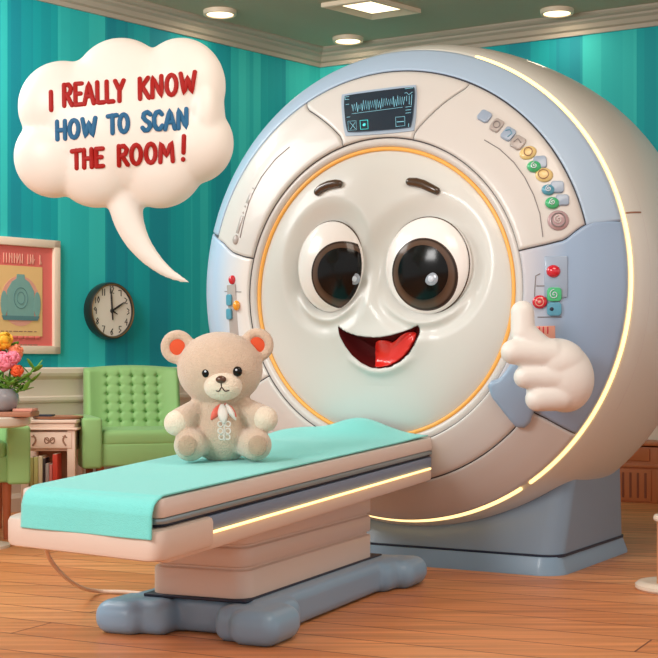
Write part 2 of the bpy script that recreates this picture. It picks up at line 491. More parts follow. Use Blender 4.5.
low = [(419.3,328),(418.5,336),(415,345),(409,354),(401,361.5),(392,366.5),(382,368.5),(372,367.5),(362,362.5),(353,355),(346,345.5),(341,336)]
MOUTH = [cam_to_local(x, y, lambda u,z: face_base(u,z)) for x, y in up+low]
MC = cam_to_local(380, 357, lambda u,z: face_base(u,z))
def resample(pts, n):
    ls = [0]; k = len(pts)
    for i in range(k): ls.append(ls[-1]+sqrt((pts[(i+1)%k][0]-pts[i][0])**2+(pts[(i+1)%k][1]-pts[i][1])**2))
    out = []; j = 0
    for i in range(n):
        t = ls[-1]*i/n
        while ls[j+1] < t: j += 1
        f = (t-ls[j])/(ls[j+1]-ls[j]); a, b = pts[j], pts[(j+1) % k]
        out.append((a[0]+(b[0]-a[0])*f, a[1]+(b[1]-a[1])*f))
    return out
MOUTH = resample(MOUTH, 120)
def sd(u, z, poly):
    best = 1e9; ins = False; k = len(poly)
    for i in range(k):
        x0, y0 = poly[i]; x1, y1 = poly[(i+1) % k]
        dx, dy = x1-x0, y1-y0; t = max(0, min(1, ((u-x0)*dx+(z-y0)*dy)/(dx*dx+dy*dy+1e-12)))
        best = min(best, (u-x0-t*dx)**2+(z-y0-t*dy)**2)
        if (y0 > z) != (y1 > z) and u < (x1-x0)*(z-y0)/(y1-y0)+x0: ins = not ins
    best = sqrt(best); return -best if ins else best
mu0, mu1 = min(p[0] for p in MOUTH)-.08, max(p[0] for p in MOUTH)+.08
mz0, mz1 = min(p[1] for p in MOUTH)-.08, max(p[1] for p in MOUTH)+.08
def sstep(a, b, x):
    if b < a: return 1-sstep(b, a, x)
    t = max(0, min(1, (x-a)/(b-a))); return t*t*(3-2*t)
def face_noteeth(u, z):
    s = face_base(u, z)
    for (ue, ze, a_, b_) in EYES:
        du, dz = (u-ue)/a_, (z-ze)/b_; rho = sqrt(du*du+dz*dz)
        if rho < 1.9:
            lowr = sstep(.35, .95, -dz/max(rho, .01))
            s += .055*(1-sstep(.90, 1.60, rho))
            s -= .036*exp(-((rho-1.15)/.12)**2)*lowr
    return s
def face_s(u, z):
    s = face_noteeth(u, z)
    if mu0 < u < mu1 and mz0 < z < mz1:
        d = sd(u, z, MOUTH)
        if d < 0: s += .13*min(1, -d/.02)
        else: s -= .011*exp(-(d/.05)**2)+.012*exp(-((d-.018)/.018)**2)*sstep(.02, -.05, z-MC[1])
        if d >= 0: s += 0
    return s
# face
bm = bmesh.new(); NRr, NP = 150, 320; rings = []
for i in range(NRr+1):
    r = RF*i/NRr
    if i == 0: rings.append([bm.verts.new(L3(FU,FZ,face_s(FU,FZ)))]); continue
    ring = []
    for j in range(NP):
        a = 2*pi*j/NP; u, z = FU+r*cos(a), FZ+r*sin(a); ring.append(bm.verts.new(L3(u, z, face_s(u,z))))
    rings.append(ring)
for r, s in ((RF+.004,-.225),(RF+.006,-.15)):
    rings.append([bm.verts.new(L3(FU+r*cos(2*pi*j/NP), FZ+r*sin(2*pi*j/NP), s)) for j in range(NP)])
for A, B in zip(rings, rings[1:]):
    for j in range(NP):
        if len(A) == 1: bm.faces.new((A[0], B[j], B[(j+1)%NP]))
        else: bm.faces.new((A[j], A[(j+1)%NP], B[(j+1)%NP], B[j]))
o = obj('face', bm, M['face'], G); o['label'] = 'smooth off-white round face panel'
# eyes
def patch_disc(name, uc, zc, a_, b_, hfun, m, parent, clip=None, n=64, k=18, lip=.006):
    bm = bmesh.new(); lay = bm.verts.layers.float.new('rad'); rings = []
    for i in range(k+1):
        f = sin(i/k*pi/2); ring = []
        for j in range(n if i else 1):
            t = 2*pi*j/n; u, z = uc+a_*f*cos(t), zc+b_*f*sin(t)
            if clip:
                ue, ze, ea, eb = clip; du, dz = (u-ue)/ea, (z-ze)/eb; q = sqrt(du*du+dz*dz)
                if q > .975: u, z = ue+du/q*.975*ea, ze+dz/q*.975*eb
            v = bm.verts.new(L3(u, z, hfun(u,z))); v[lay] = f; ring.append(v)
        rings.append(ring)
    ring = []
    for v in rings[-1]:
        w = bm.verts.new(v.co+Vector((0, lip, 0))); w[lay] = 1; ring.append(w)
    rings.append(ring)
    for A, B in zip(rings, rings[1:]):
        for j in range(n):
            if len(A) == 1: bm.faces.new((A[0], B[j], B[(j+1)%n]))
            else: bm.faces.new((A[j], A[(j+1)%n], B[(j+1)%n], B[j]))
    return obj(name, bm, m, parent)
def eye_h(E, off=0):
    ue, ze, ea, eb = E; sc = face_base(ue, ze)
    def h(u, z):
        q = min(1, ((u-ue)/ea)**2+((z-ze)/eb)**2); return sc+.055-.105*sqrt(1-q*.9999)-off
    return h
def pxr(px, py, rx, rz, E):
    f = lambda u, z: eye_h(E)(u, z)
    u0, z0 = cam_to_local(px, py, f)
    return u0, z0, rx*6.35/F/.866*.97, rz*6.35/F
for E, ir, hl, lab in ((EYES[0], (341,275,30,35), (355.5,279,6.2), 'left'), (EYES[1], (421,274,31.5,36), (432,279,6.8), 'right')):
    e = patch_disc('eye', E[0], E[1], E[2], E[3], eye_h(E), M['white'], G, n=96, k=28, lip=.03)
    tube('eye_rim', [L3(E[0]+E[2]*1.0*cos(t), E[1]+E[3]*1.0*sin(t), face_base(E[0],E[1])+.052) for t in [2*pi*i/72 for i in range(72)]], .0045, M['brow'], e, 8, True)
    u0, z0, a_, b_ = pxr(*ir, E)
    patch_disc('iris_edge', u0, z0, a_*1.03, b_*1.03, eye_h(E, .002), M['stitch'], e, clip=E)
    patch_disc('iris', u0, z0, a_, b_, eye_h(E, .004), M['iris'], e, clip=E)
    patch_disc('pupil', u0+.003, z0+.008, a_*.78, b_*.77, eye_h(E, .0065), M['black'], e, clip=E)
    u1, z1 = cam_to_local(hl[0], hl[1], eye_h(E)); rr = hl[2]*6.35/F
    ell('pupil_bead', L3(u1, z1, eye_h(E)(u1,z1)-.007), (rr*1.1,.006,rr), M['bead2'], e)  # small eye highlight modelled as a pale disc on the pupil
    ell('pupil_bead', L3(u1, z1, eye_h(E)(u1,z1)-.012), (rr*.5,.005,rr*.5), M['bead'], e)  # brighter core of the same painted highlight
# mouth
def kin(u, z):
    dx, dz = u-MC[0], z-MC[1]; L = sqrt(dx*dx+dz*dz)
    if L < 1e-6: return 0
    dx /= L; dz /= L; best = 1e9; k = len(MOUTH)
    for i in range(k):
        ax, az = MOUTH[i][0]-MC[0], MOUTH[i][1]-MC[1]; bx, bz = MOUTH[(i+1)%k][0]-MC[0], MOUTH[(i+1)%k][1]-MC[1]
        ca = dx*az-dz*ax; cb = dx*bz-dz*bx
        if ca*cb <= 0 and ca != cb:
            f = ca/(ca-cb); x, z_ = ax+(bx-ax)*f, az+(bz-az)*f; t = x*dx+z_*dz
            if t > 0: best = min(best, t)
    return min(1, L/best)
def bowl_s(u, z, k): return face_noteeth(u, z)-.0125*k**8+.085*(1-k**2.6)
def fan(name, poly, ctr, sf, m, parent, K_=16):
    bm = bmesh.new(); rings = []; n = len(poly)
    for i in range(K_+1):
        k = i/K_; k = 1-(1-k)**1.5
        if i == 0: rings.append([bm.verts.new(L3(ctr[0], ctr[1], sf(ctr[0],ctr[1],0)))]); continue
        ring = []
        for (pu, pz) in poly:
            u, z = ctr[0]+(pu-ctr[0])*k, ctr[1]+(pz-ctr[1])*k; ring.append(bm.verts.new(L3(u, z, sf(u,z,k))))
        rings.append(ring)
    for A, B in zip(rings, rings[1:]):
        for j in range(n):
            if len(A) == 1: bm.faces.new((A[0], B[j], B[(j+1)%n]))
            else: bm.faces.new((A[j], A[(j+1)%n], B[(j+1)%n], B[j]))
    return obj(name, bm, m, parent)
mouth = fan('mouth', MOUTH, MC, bowl_s, M['mouth'], G)
tg = [(371.5,353),(372.5,346.5),(376,342.2),(381,340.2),(387,340.2),(392,342.2),(397,339.5),(403,335.5),(409,332.5),(414,331.5),(417.5,334),(416.5,341),(411.5,349.5),(405.5,356.5),(398,362),(390,365.8),(382,367.3),(377,366.5),(373.5,361)]
TG = resample([cam_to_local(x, y, lambda u,z: face_base(u,z)+.035) for x, y in tg], 80)
TC = cam_to_local(390, 354, lambda u,z: face_base(u,z)+.035)
fan('tongue', TG, TC, lambda u,z,k: bowl_s(u,z,kin(u,z))-.004-.048*sqrt(max(0,1-k**2.6))*(1-.0*k), M['tongue'], mouth)
for pts in ([(318.5,192),(323,188),(330,185),(337,183.8),(340,184)], [(410.5,182),(417,182.5),(424,184.5),(431,188),(437,191)]):
    w = []
    for x, y in pts:
        u, z = cam_to_local(x, y, face_base); w.append(L3(u, z, face_base(u,z)-.008))
    tube('eyebrow', w, [.020,.022,.022,.021,.019], M['brow'], G, 14)
# ring of amber light round the face
def torus_arc(name, r, s, w, a0, a1, m, parent, n=180, k=12, cu=0, cz=0):
    full = abs(a1-a0) >= 2*pi-1e-4
    pts = [L3(cu+r*cos(a0+(a1-a0)*i/n), cz+r*sin(a0+(a1-a0)*i/n), s) for i in range(n if full else n+1)]
    return tube(name, pts, w, m, parent, k, full)
torus_arc('face_ring', .6905, -.243, .0095, 0, 2*pi, M['orange'], G, cu=FU, cz=FZ)
torus_arc('face_ring_bezel', .7225, -.236, .0245, 0, 2*pi, M['cream'], G, cu=FU, cz=FZ)
# backing dome and barrel
bd_ = lathe('backing_dome', [(.64,-.20),(.715,-.238)]+[(r, psm(r)+.004) for r in [.74+.42*i/20 for i in range(20)]]+[(1.15,.0),(1.15,.02)], M['seam'], G, n=180, c=(0,0,GZ), axis='Y')
for v in bd_.data.vertices:
    u, z = warp(v.co.x, v.co.z-GZ); v.co.x, v.co.z = u, z+GZ
# barrel: outer shell with its own rounded back
bar = [(1.10,.012),(1.150,.012),(1.158,.02),(1.158,.034),(1.176,.045),(1.20,.09),(1.225,.18),(1.245,.32),(1.255,.5),(1.258,.7),(1.25,.88),(1.22,.99),(1.15,1.06),(1.0,1.09),(0,1.09)]
def smoothprof(p, it=1):
    for _ in range(it):
        q = [p[0]]
        for a, b in zip(p, p[1:]): q += [(a[0]*.75+b[0]*.25, a[1]*.75+b[1]*.25), (a[0]*.25+b[0]*.75, a[1]*.25+b[1]*.75)]
        p = q+[p[-1]]
    return p
lathe('outer_shell', bar[:4]+smoothprof(bar[4:], 2), M['shell'], G, n=200, c=(0,0,GZ), axis='Y', auto=50)
torus_arc('shell_bead', 1.213, .15, .004, radians(88), radians(-30), M['cream'], G)
torus_arc('light_strip', 1.166, .024, .0085, radians(70), radians(-54.5), M['glow'], G)
torus_arc('light_strip', 1.166, .024, .0085, radians(-57.5), radians(-150), M['glow'], G)
ta = radians(15)
tube('shell_seam', [L3(r*cos(ta), r*sin(ta), s_) for r, s_ in ((1.176,.046),(1.190,.07),(1.203,.10),(1.214,.14))], .004, M['carve'], G, 8)
# panels of the front: polar patches with a rounded lip, gaps between them read as seams
def polar(px, py):
    u, z = cam_to_local(px, py, dome_s); u, z = unwarp(u, z); return sqrt(u*u+z*z), atan2(z, u)
def lerp_tab(tab, r):
    tab = sorted(tab)
    if r <= tab[0][0]: return tab[0][1]
    for (a, x), (b, y) in zip(tab, tab[1:]):
        if r <= b: return x+(y-x)*(r-a)/(b-a)
    return tab[-1][1]
def panel(name, r0, r1, lo, hi, m, parent=G, off=.012, nr=16, step=.02, lab=None, outer_round=0):
    """lo, hi: angle or table (radius, angle) of the side borders"""
    flo = (lambda r: lo) if not isinstance(lo, list) else (lambda r: lerp_tab(lo, r))
    fhi = (lambda r: hi) if not isinstance(hi, list) else (lambda r: lerp_tab(hi, r))
    g = .0035
    span = max(abs(fhi(r0)-flo(r0)), abs(fhi(r1)-flo(r1))); na = max(6, int(span/step))
    rs = [r0+g+(r1-r0-2*g)*i/nr for i in range(nr+1)]
    bm = bmesh.new(); lay = bm.verts.layers.float.new('rad'); grid = []
    edge = .010
    rr = [rs[0], rs[0]+.0005]+[rs[0]+edge]+rs[1:-1]+[rs[-1]-edge]+[rs[-1]-.0005, rs[-1]]
    rr = sorted(set(rr))
    for r in rr:
        a0, a1 = flo(r)+g/r, fhi(r)-g/r
        e = edge/r; As = [a0, a0+.0005, a0+e]+[a0+(a1-a0)*j/na for j in range(1, na) if a0+e < a0+(a1-a0)*j/na < a1-e]+[a1-e, a1-.0005, a1]
        grid.append([(r, a) for a in As])
    k = min(len(g_) for g_ in grid)
    V = []
    for row in grid:
        if len(row) != k:   # resample inner part
            a0, a1 = row[0][1], row[-1][1]; r = row[0][0]; e = edge/r; inner = k-6
            As = [a0, a0+.0005, a0+e]+[a0+e+(a1-a0-2*e)*(j+1)/(inner+1) for j in range(inner)]+[a1-e, a1-.0005, a1]
            row = [(r, a) for a in As]
        vr = []
        for j, (r, a) in enumerate(row):
            dr = min(r-rr[0], rr[-1]-r); da = min(a-row[0][1], row[-1][1]-a)*r
            d = min(dr, da); h = off*min(1, sqrt(max(0, 1-(1-min(1, d/edge))**2))) if d > 1e-6 else -.01
            if 1e-6 < d < edge*.5: h = off*.6
            v = bm.verts.new(DW(r, a, psm(min(r, 1.165))-h)); v[lay] = (r-.740)/(1.163-.740); vr.append(v)
        V.append(vr)
    for A, B in zip(V, V[1:]):
        for j in range(k-1): bm.faces.new((A[j], A[j+1], B[j+1], B[j]))
    o = obj(name, bm, m, parent)
    if lab: o['label'] = lab
    return o
def T(*pts): return [polar(*p) for p in pts]
RS = 1.035
tl_ = T((308,110),(342,138)); tr_ = T((467,88),(415,133))
right_low = T((519,251),(545,245),(565,240),(577,230),(596,220))
left_low = [(r, a if a > 0 else a+2*pi) for r, a in T((262,259),(245,257),(234,253),(224,243))]
# lower borders of the side panels
rim_l = polar(214, 233); rim_l = rim_l[1] if rim_l[1] > 0 else rim_l[1]+2*pi
panel('rim_cover', RS, 1.163, right_low[-1][1]-.02, rim_l, M['blue'], nr=10, lab='pale blue outer rim band')
panel('screen_panel', .740, RS, tr_, tl_, M['cream'], nr=12, lab='cream panel that holds the screen')
panel('right_button_panel', .740, RS, right_low, tr_, M['cream'], nr=12, lab='cream upper right panel with a row of buttons')
panel('left_panel', .740, RS, tl_, left_low, M['cream'], nr=12, lab='cream upper left panel with small grey marks')
ll = radians(213); lr = radians(-38)
panel('left_side_panel', .740, 1.163, left_low+[(1.163, rim_l)], ll, M['sideL'], nr=20, lab='pale blue left side panel')
panel('right_side_panel', .740, 1.163, lr, right_low+[(1.163, right_low[-1][1]-.02)], M['sideR'], nr=20, lab='pale blue right side panel')
panel('lower_inner_panel', .740, .955, ll-2*pi, lr, M['cream'], nr=10)
panel('lower_outer_panel', .955, 1.163, ll-2*pi, lr, M['cream'], nr=12)

# ornament on the dome
def onsurf(px, py, off=.012, sf=dome_s):
    u, z = cam_to_local(px, py, sf); u_, z_ = unwarp(u, z); r = sqrt(u_*u_+z_*z_); a = atan2(z_, u_)
    e = .01; ds = (psm(min(1.165, r+e))-psm(r-e))/(2*e)
    n = Vector((ds*cos(a), -1, ds*sin(a))).normalized()
    return L3(u, z, sf(u,z))+n*off, n
def orient(n, ang):
    x = Vector((cos(ang), 0, sin(ang))); x = (x-n*x.dot(n)).normalized(); y = x.cross(n)*-1
    return Matrix((x, -n, n.cross(x)*-1)).transposed()
def surf_box(name, px, py, w, h, t, ang, m, parent=G, bev=.006, off=.012):
    p, n = onsurf(px, py, off); x = Vector((cos(ang),0,sin(ang))); x = (x-n*x.dot(n)).normalized(); z = n.cross(x)
    rot = Matrix((x, -n, -z if z.z < 0 else z)).transposed()
    s = 6.5/F
    bm = bmesh.new(); b2 = bmesh.new(); bmesh.ops.create_cube(b2, size=1)
    for v in b2.verts: v.co = Vector((v.co.x*w*s, v.co.y*t, v.co.z*h*s))
    if bev >= .004:
        ed = [e for e in b2.edges if abs(e.verts[0].co.y-e.verts[1].co.y) > t*.5]
        bmesh.ops.bevel(b2, geom=ed, offset=min(w, h)*s*.26, segments=4, profile=.5, affect='EDGES')
        ed = [e for e in b2.edges if max(e.verts[0].co.y, e.verts[1].co.y) < -t*.49]
        bmesh.ops.bevel(b2, geom=ed, offset=min(bev*.7, t*.4), segments=3, profile=.5, affect='EDGES')
    else: bmesh.ops.bevel(b2, geom=b2.edges[:], offset=min(bev, t*.45, w*s*.45, h*s*.45), segments=2, profile=.5, affect='EDGES')
    for v in b2.verts: v.co = rot @ v.co + p
    merge(bm, b2); return obj(name, bm, m, parent)
def surf_disc(name, px, py, rx, rz, t, m, parent=G, off=.012, ang=0):
    p, n = onsurf(px, py, off); x = Vector((cos(ang),0,sin(ang))); x = (x-n*x.dot(n)).normalized(); z = n.cross(x)
    rot = Matrix((x, -n, z)).transposed(); s = 6.5/F
    return ell(name, p, (rx*s*1.1, t, rz*s), m, parent, rot, 20)
def surf_line(name, pts, r, m, parent=G, off=.013, closed=False, n=8):
    return tube(name, [onsurf(x, y, off)[0] for x, y in pts], r, m, parent, n, closed)
def surf_ring(name, px, py, rx, rz, r, m, parent, off=.013, n=24):
    return surf_line(name, [(px+rx*cos(2*pi*i/n), py+rz*sin(2*pi*i/n)) for i in range(n)], r, m, parent, off, True, 6)
def spiral(name, px, py, rad, m, parent, off):
    return surf_line(name, [(px+rad*(i/26)*cos(i*.42), py+rad*(i/26)*sin(i*.42)) for i in range(3, 27)], .0022, m, parent, off, n=6)

A45 = radians(-32)
def btn(px, py, w, h, ang, m, mark=None):
    b = surf_box('button', px, py, w, h, .022, ang, m, G, .008)
    if mark: mark(b)
    return b
btn(485,118,13,12,radians(-30),M['b_blue'])
b = btn(497,127,11,14,radians(-30),M['b_grey']); surf_ring('button_mark', 497,127,3.2,3.2,.0022,M['b_dgrey'],b,.025)
b = btn(508.5,135.5,12,14,radians(-30),M['b_blue']); surf_line('button_mark', [(506,133),(510,132),(512,136),(508,139)], .0022, M['b_teal'], b, .025)
b = btn(518,144,13,14,radians(-30),M['b_grey']); surf_line('button_mark', [(514,144),(518,141),(521,145)], .0022, M['b_dgrey'], b, .025)
b = surf_disc('button', 528,154,8,7,.016,M['b_yellow'],ang=radians(30)); surf_ring('button_mark', 528,154,4,4,.002,M['carve'],b,.028)
b = btn(540,163.5,13,13,radians(10),M['b_blue']); surf_disc('button_cap', 534,168,6.5,6,.02,M['b_green'],b,.016); spiral('button_mark', 534,168.5,3.2,M['bead'],b,.037)
b = surf_disc('button', 544,176,8,7.5,.016,M['b_yellow']); surf_ring('button_mark', 543,176,5,4.4,.002,M['carve'],b,.027)
b = btn(557,188,13,12,radians(5),M['b_blue']); surf_disc('button_cap', 548,191,6,5.5,.018,M['b_teal'],b,.016); spiral('button_mark', 548,191,3,M['bead'],b,.035)
b = btn(562,201,13,11,radians(5),M['b_blue']); surf_disc('button_cap', 552,204,6.5,6,.018,M['b_green'],b,.016); spiral('button_mark', 552,204,3,M['bead'],b,.035)
b = surf_disc('dial', 558,221,9.5,10,.014,M['b_mauve']); surf_ring('dial_mark', 558,221,6.5,6.8,.0026,M['b_dgrey'],b,.026); spiral('dial_mark', 558,221,4.2,M['cream'],b,.028)
surf_line('engraved_line', [(485,141),(500,150),(514,163),(525,178),(534,196),(540,214),(543,237)], .0022, M['b_dgrey'])
surf_line('engraved_line', [(291,148),(277,160),(263,178),(252,199),(246,220),(242,238)], .0022, M['b_dgrey'])
for x, y, w, h, an in ((255,189,3,1.5,60),(251,199,5,12,65),(247,207,2,2,60),(245,213,2,2,60),(241.5,225,4.5,20,72)):
    surf_box('grey_mark', x, y, h, w, .004, radians(an), M['b_grey'], G, .001, .013)
surf_disc('knob', 237.5,240,4.2,5.5,.012,M['b_grey'])
# right lower controls
cs = surf_box('control_plate', 556,277,22,40,.006,0,M['b_blue'],G,.003,.012); cs['label'] = 'small blue control plate'
surf_disc('button', 553.5,271.5,6.3,6.3,.024,M['b_red'],off=.014)
b = surf_disc('button', 540,302,6.6,6.6,.015,M['b_red'],off=.018); surf_ring('button_mark', 540,302,4,4,.0022,M['ppink'],b,.032); surf_disc('button_mark', 540,302,1.6,1.6,.005,M['ppink'],b,.032)
b = surf_box('button', 554.5,294.5,14,13.5,.02,0,M['b_green'],G,.005,.018); spiral('button_mark', 554.5,294.5,4.8,M['bead'],b,.030)
b = surf_box('button', 554.5,309,14,13,.02,0,M['b_teal'],G,.005,.018); surf_disc('button_mark', 552,309,1.8,1.8,.004,M['dark'],b,.029)
surf_line('engraved_line', [(537,286),(561,286)], .0022, M['b_dgrey']); surf_line('engraved_line', [(538,317),(561,317)], .0022, M['b_dgrey'])
surf_line('engraved_line', [(540,274),(536,276),(535,290),(535,300)], .0022, M['b_dgrey'])
surf_box('control_plate', 546,333,18,14,.004,0,M['ppink'],G,.002,.012)
for x in (539.5, 543.5, 548): surf_line('letter', [(x,327),(x,333)], .003, M['b_red'], G, .017)
# left lower controls
surf_box('control_plate', 235,320,15,78,.005,radians(3),M['b_grey'],G,.002,.0105)
surf_disc('button', 234.5,280,4.2,5.2,.02,M['b_red'],off=.014)
surf_line('engraved_line', [(227,291.5),(243,292)], .002, M['b_dgrey'], G, .014)
surf_box('button', 232,300,9,12.5,.016,0,M['b_teal'],G,.004,.016); surf_box('button', 232,314,9,12,.016,0,M['b_teal'],G,.004,.016)
surf_disc('button', 239.5,305.5,4.2,5.6,.018,M['b_orange'],off=.02)

# screen
def surf_quad(name, c, m, parent, off, n=10, t=.02, rnd=.12):
    """c: four pixel corners tl,tr,br,bl, corners rounded"""
    bm = bmesh.new(); V = []; W = []
    def sq(i, j):
        x, y = 2*i/n-1, 2*j/n-1
        k = 1-rnd*(abs(x*y)**3)*.35
        return (x*k+1)/2, (y*k+1)/2
    for j in range(n+1):
        row = []; rw = []
        for i in range(n+1):
            s_, t_ = sq(i, j)
            x = (c[0][0]*(1-s_)+c[1][0]*s_)*(1-t_)+(c[3][0]*(1-s_)+c[2][0]*s_)*t_
            y = (c[0][1]*(1-s_)+c[1][1]*s_)*(1-t_)+(c[3][1]*(1-s_)+c[2][1]*s_)*t_
            p, nn = onsurf(x, y, off); row.append(bm.verts.new(p)); rw.append(bm.verts.new(p-nn*t))
        V.append(row); W.append(rw)
    for j in range(n):
        for i in range(n): bm.faces.new((V[j][i], V[j][i+1], V[j+1][i+1], V[j+1][i]))
    loop = [V[0][i] for i in range(n+1)]+[V[j][n] for j in range(1,n+1)]+[V[n][i] for i in range(n-1,-1,-1)]+[V[j][0] for j in range(n-1,0,-1)]
    lw = [W[0][i] for i in range(n+1)]+[W[j][n] for j in range(1,n+1)]+[W[n][i] for i in range(n-1,-1,-1)]+[W[j][0] for j in range(n-1,0,-1)]
    L = len(loop)
    for i in range(L): bm.faces.new((loop[i], lw[i], lw[(i+1)%L], loop[(i+1)%L]))
    for v in [v for v in bm.verts if not v.link_faces]: bm.verts.remove(v)
    return obj(name, bm, m, parent, auto=40)
surf_quad('screen_bezel', [(342,96),(418.5,86),(416.5,132.5),(346,138)], M['scrframe'], G, .017)
scr = surf_quad('screen', [(345.8,98.5),(417.3,89.5),(413.5,129.5),(349,134.5)], M['screen'], G, .026)
rnd = random.Random(3); wav = []
for i in range(47):
    x = 355+i*1.13; yb = 115.5-(x-355)*.135
    wav.append((x, yb-(rnd.uniform(.0, 3) if i % 2 else rnd.uniform(7, 11))))
surf_line('screen_waveform', wav, .0018, M['cyan'], scr, .029, n=5)
surf_line('screen_waveform', [(355,116.5),(405,110)], .0009, M['cyan'], scr, .029, n=5)
for pts in ([(348,100.5),(352,100)], [(348,103),(352,102.6)], [(348,101),(348.3,103)], [(349,107.5),(352,107)], [(350,120),(353,119.5)],
            [(407,92.5),(415,91.5)], [(407,96.5),(409,96),(411,98),(414.5,95.5)], [(409,99),(409,104)], [(411.5,99),(411.5,107)], [(414,98),(413.5,108)],
            [(408,110),(413.5,109.2)], [(408,113),(413,112.4)], [(408,116),(413,115.4)], [(411,126),(411,129)]):
    surf_line('screen_text', pts, .0012, M['cyan'], scr, .029, n=5)
surf_line('screen_icon', [(351,124),(359,123.4),(359.5,132),(351.5,132.7)], .0009, M['cyan'], scr, .029, True, 5)
surf_line('screen_icon', [(353,125),(356,128),(353.5,131.5)], .0012, M['cyan'], scr, .029, n=5); surf_line('screen_icon', [(358,125),(356,128),(358.5,131)], .0012, M['cyan'], scr, .029, n=5)
surf_line('screen_icon', [(363,123.2),(370.5,122.6),(371,131),(363.6,131.6)], .0018, M['cyan2'], scr, .029, True, 5)
surf_disc('screen_icon', 367,127,1.7,1.7,.002,M['cyan2'],scr,.028)
surf_line('screen_icon', [(398,120),(407,119.2),(407.3,128),(398.5,128.8)], .0012, M['cyan'], scr, .029, True, 5)
surf_line('screen_icon', [(399.5,124.5),(406,124)], .0018, M['cyan'], scr, .029, n=5)

# glove and its blue mount
def hand():
    Y = 6.13; k = Y/F
    def q(px, py, dy=0): return P(px, py, Y+dy)-P(548, 358, Y)
    bm = bmesh.new()
    add_ell(bm, q(563,377,.03), (31*k,.125,36*k), Matrix.Rotation(radians(-12),3,'Y'), 32)
    add_ell(bm, q(556,362,.01), (30*k,.11,24*k), None, 32)
    add_ell(bm, q(552,392,.02), (26*k,.10,19*k), None, 32)
    def cap(a, b, r0, r1, n=8):
        for i in range(n+1):
            t = i/n; add_ell(bm, a.lerp(b, t), ((r0*(1-t)+r1*t)*k,)*3, None, 20)
    cap(q(513,352,-.07), q(550,354,-.03), 12.5, 16)
    cap(q(525,377,-.06), q(556,377,-.03), 11.5, 15)
    cap(q(537.5,399,-.05), q(560,396,-.02), 12.5, 15)
    cap(q(522.5,312.5,-.03), q(523,332,-.035), 12, 12.5, 6); cap(q(523,332,-.035), q(540,353,-.02), 12.5, 17, 6)
    me = blob(bm, .0075, 5, .5)
    o = link('hand', me, M['glove'], G)
    w = P(548, 358, Y)
    inv = (Matrix.Translation(GC) @ Matrix.Rotation(GT, 4, 'Z')).inverted()
    me.transform(inv @ Matrix.Translation(w)); o['label'] = 'white cartoon glove giving a thumbs up'
    for p in me.polygons: p.use_smooth = True
hand()
def mount():
    c = [(489,385),(492,380),(500,378),(507,370),(515,358),(530,360),(545,375),(545,395),(534,409),(530,421),(524,426),(516,425),(507,414),(500,405),(493,396)]
    pts = resample(c, 60); bm = bmesh.new(); rings = []
    cx, cy = 517, 392
    for k_, off in ((0,.05),(.5,.05),(.8,.05),(.9,.048),(.97,.040),(1.0,.028),(1.0,.0)):
        if k_ == 0: rings.append([bm.verts.new(onsurf(cx, cy, off)[0])]); continue
        rings.append([bm.verts.new(onsurf(cx+(x-cx)*k_, cy+(y-cy)*k_, off)[0]) for x, y in pts])
    n = 60
    for A, B in zip(rings, rings[1:]):
        for j in range(n):
            if len(A) == 1: bm.faces.new((A[0], B[j], B[(j+1)%n]))
            else: bm.faces.new((A[j], A[(j+1)%n], B[(j+1)%n], B[j]))
    o = obj('hand_mount', bm, M['blue2'], G); o['label'] = 'rounded blue-grey mount behind the glove'
mount()
# base and skirt
def slab(name, hw, s0, s1, z0, z1, rad, flare, m, parent, lean=0):
    bm = bmesh.new(); rings = []
    for z, fl in ((z0, flare), (z0+(z1-z0)*.12, flare), (z1, 0)):
        ring = []
        for cx, cy, a0 in ((1,-1,-90),(1,1,0),(-1,1,90),(-1,-1,180)):
            for i in range(9):
                a = radians(a0+i*90/8)
                x = cx*(hw-rad)+(rad+fl)*cos(a); y = ((s1-rad) if cy > 0 else (s0+rad+lean*(z-z0)/(z1-z0)))+(rad+fl)*sin(a)
                ring.append(bm.verts.new((x, y, z)))
        rings.append(ring)
    n = len(rings[0])
    for A, B in zip(rings, rings[1:]):
        for j in range(n): bm.faces.new((A[j], A[(j+1)%n], B[(j+1)%n], B[j]))
    bm.faces.new(rings[0][::-1]); bm.faces.new(rings[-1])
    return obj(name, bm, m, parent, auto=35)
slab('base', .795, .055, 1.05, .08, .60, .09, .012, M['basegrey'], G, .26)
slab('base_groove', .815, .030, 1.06, .080, .092, .09, 0, M['dark'], G)
slab('base_skirt', .805, .015, 1.07, 0, .083, .09, .028, M['skirt'], G)

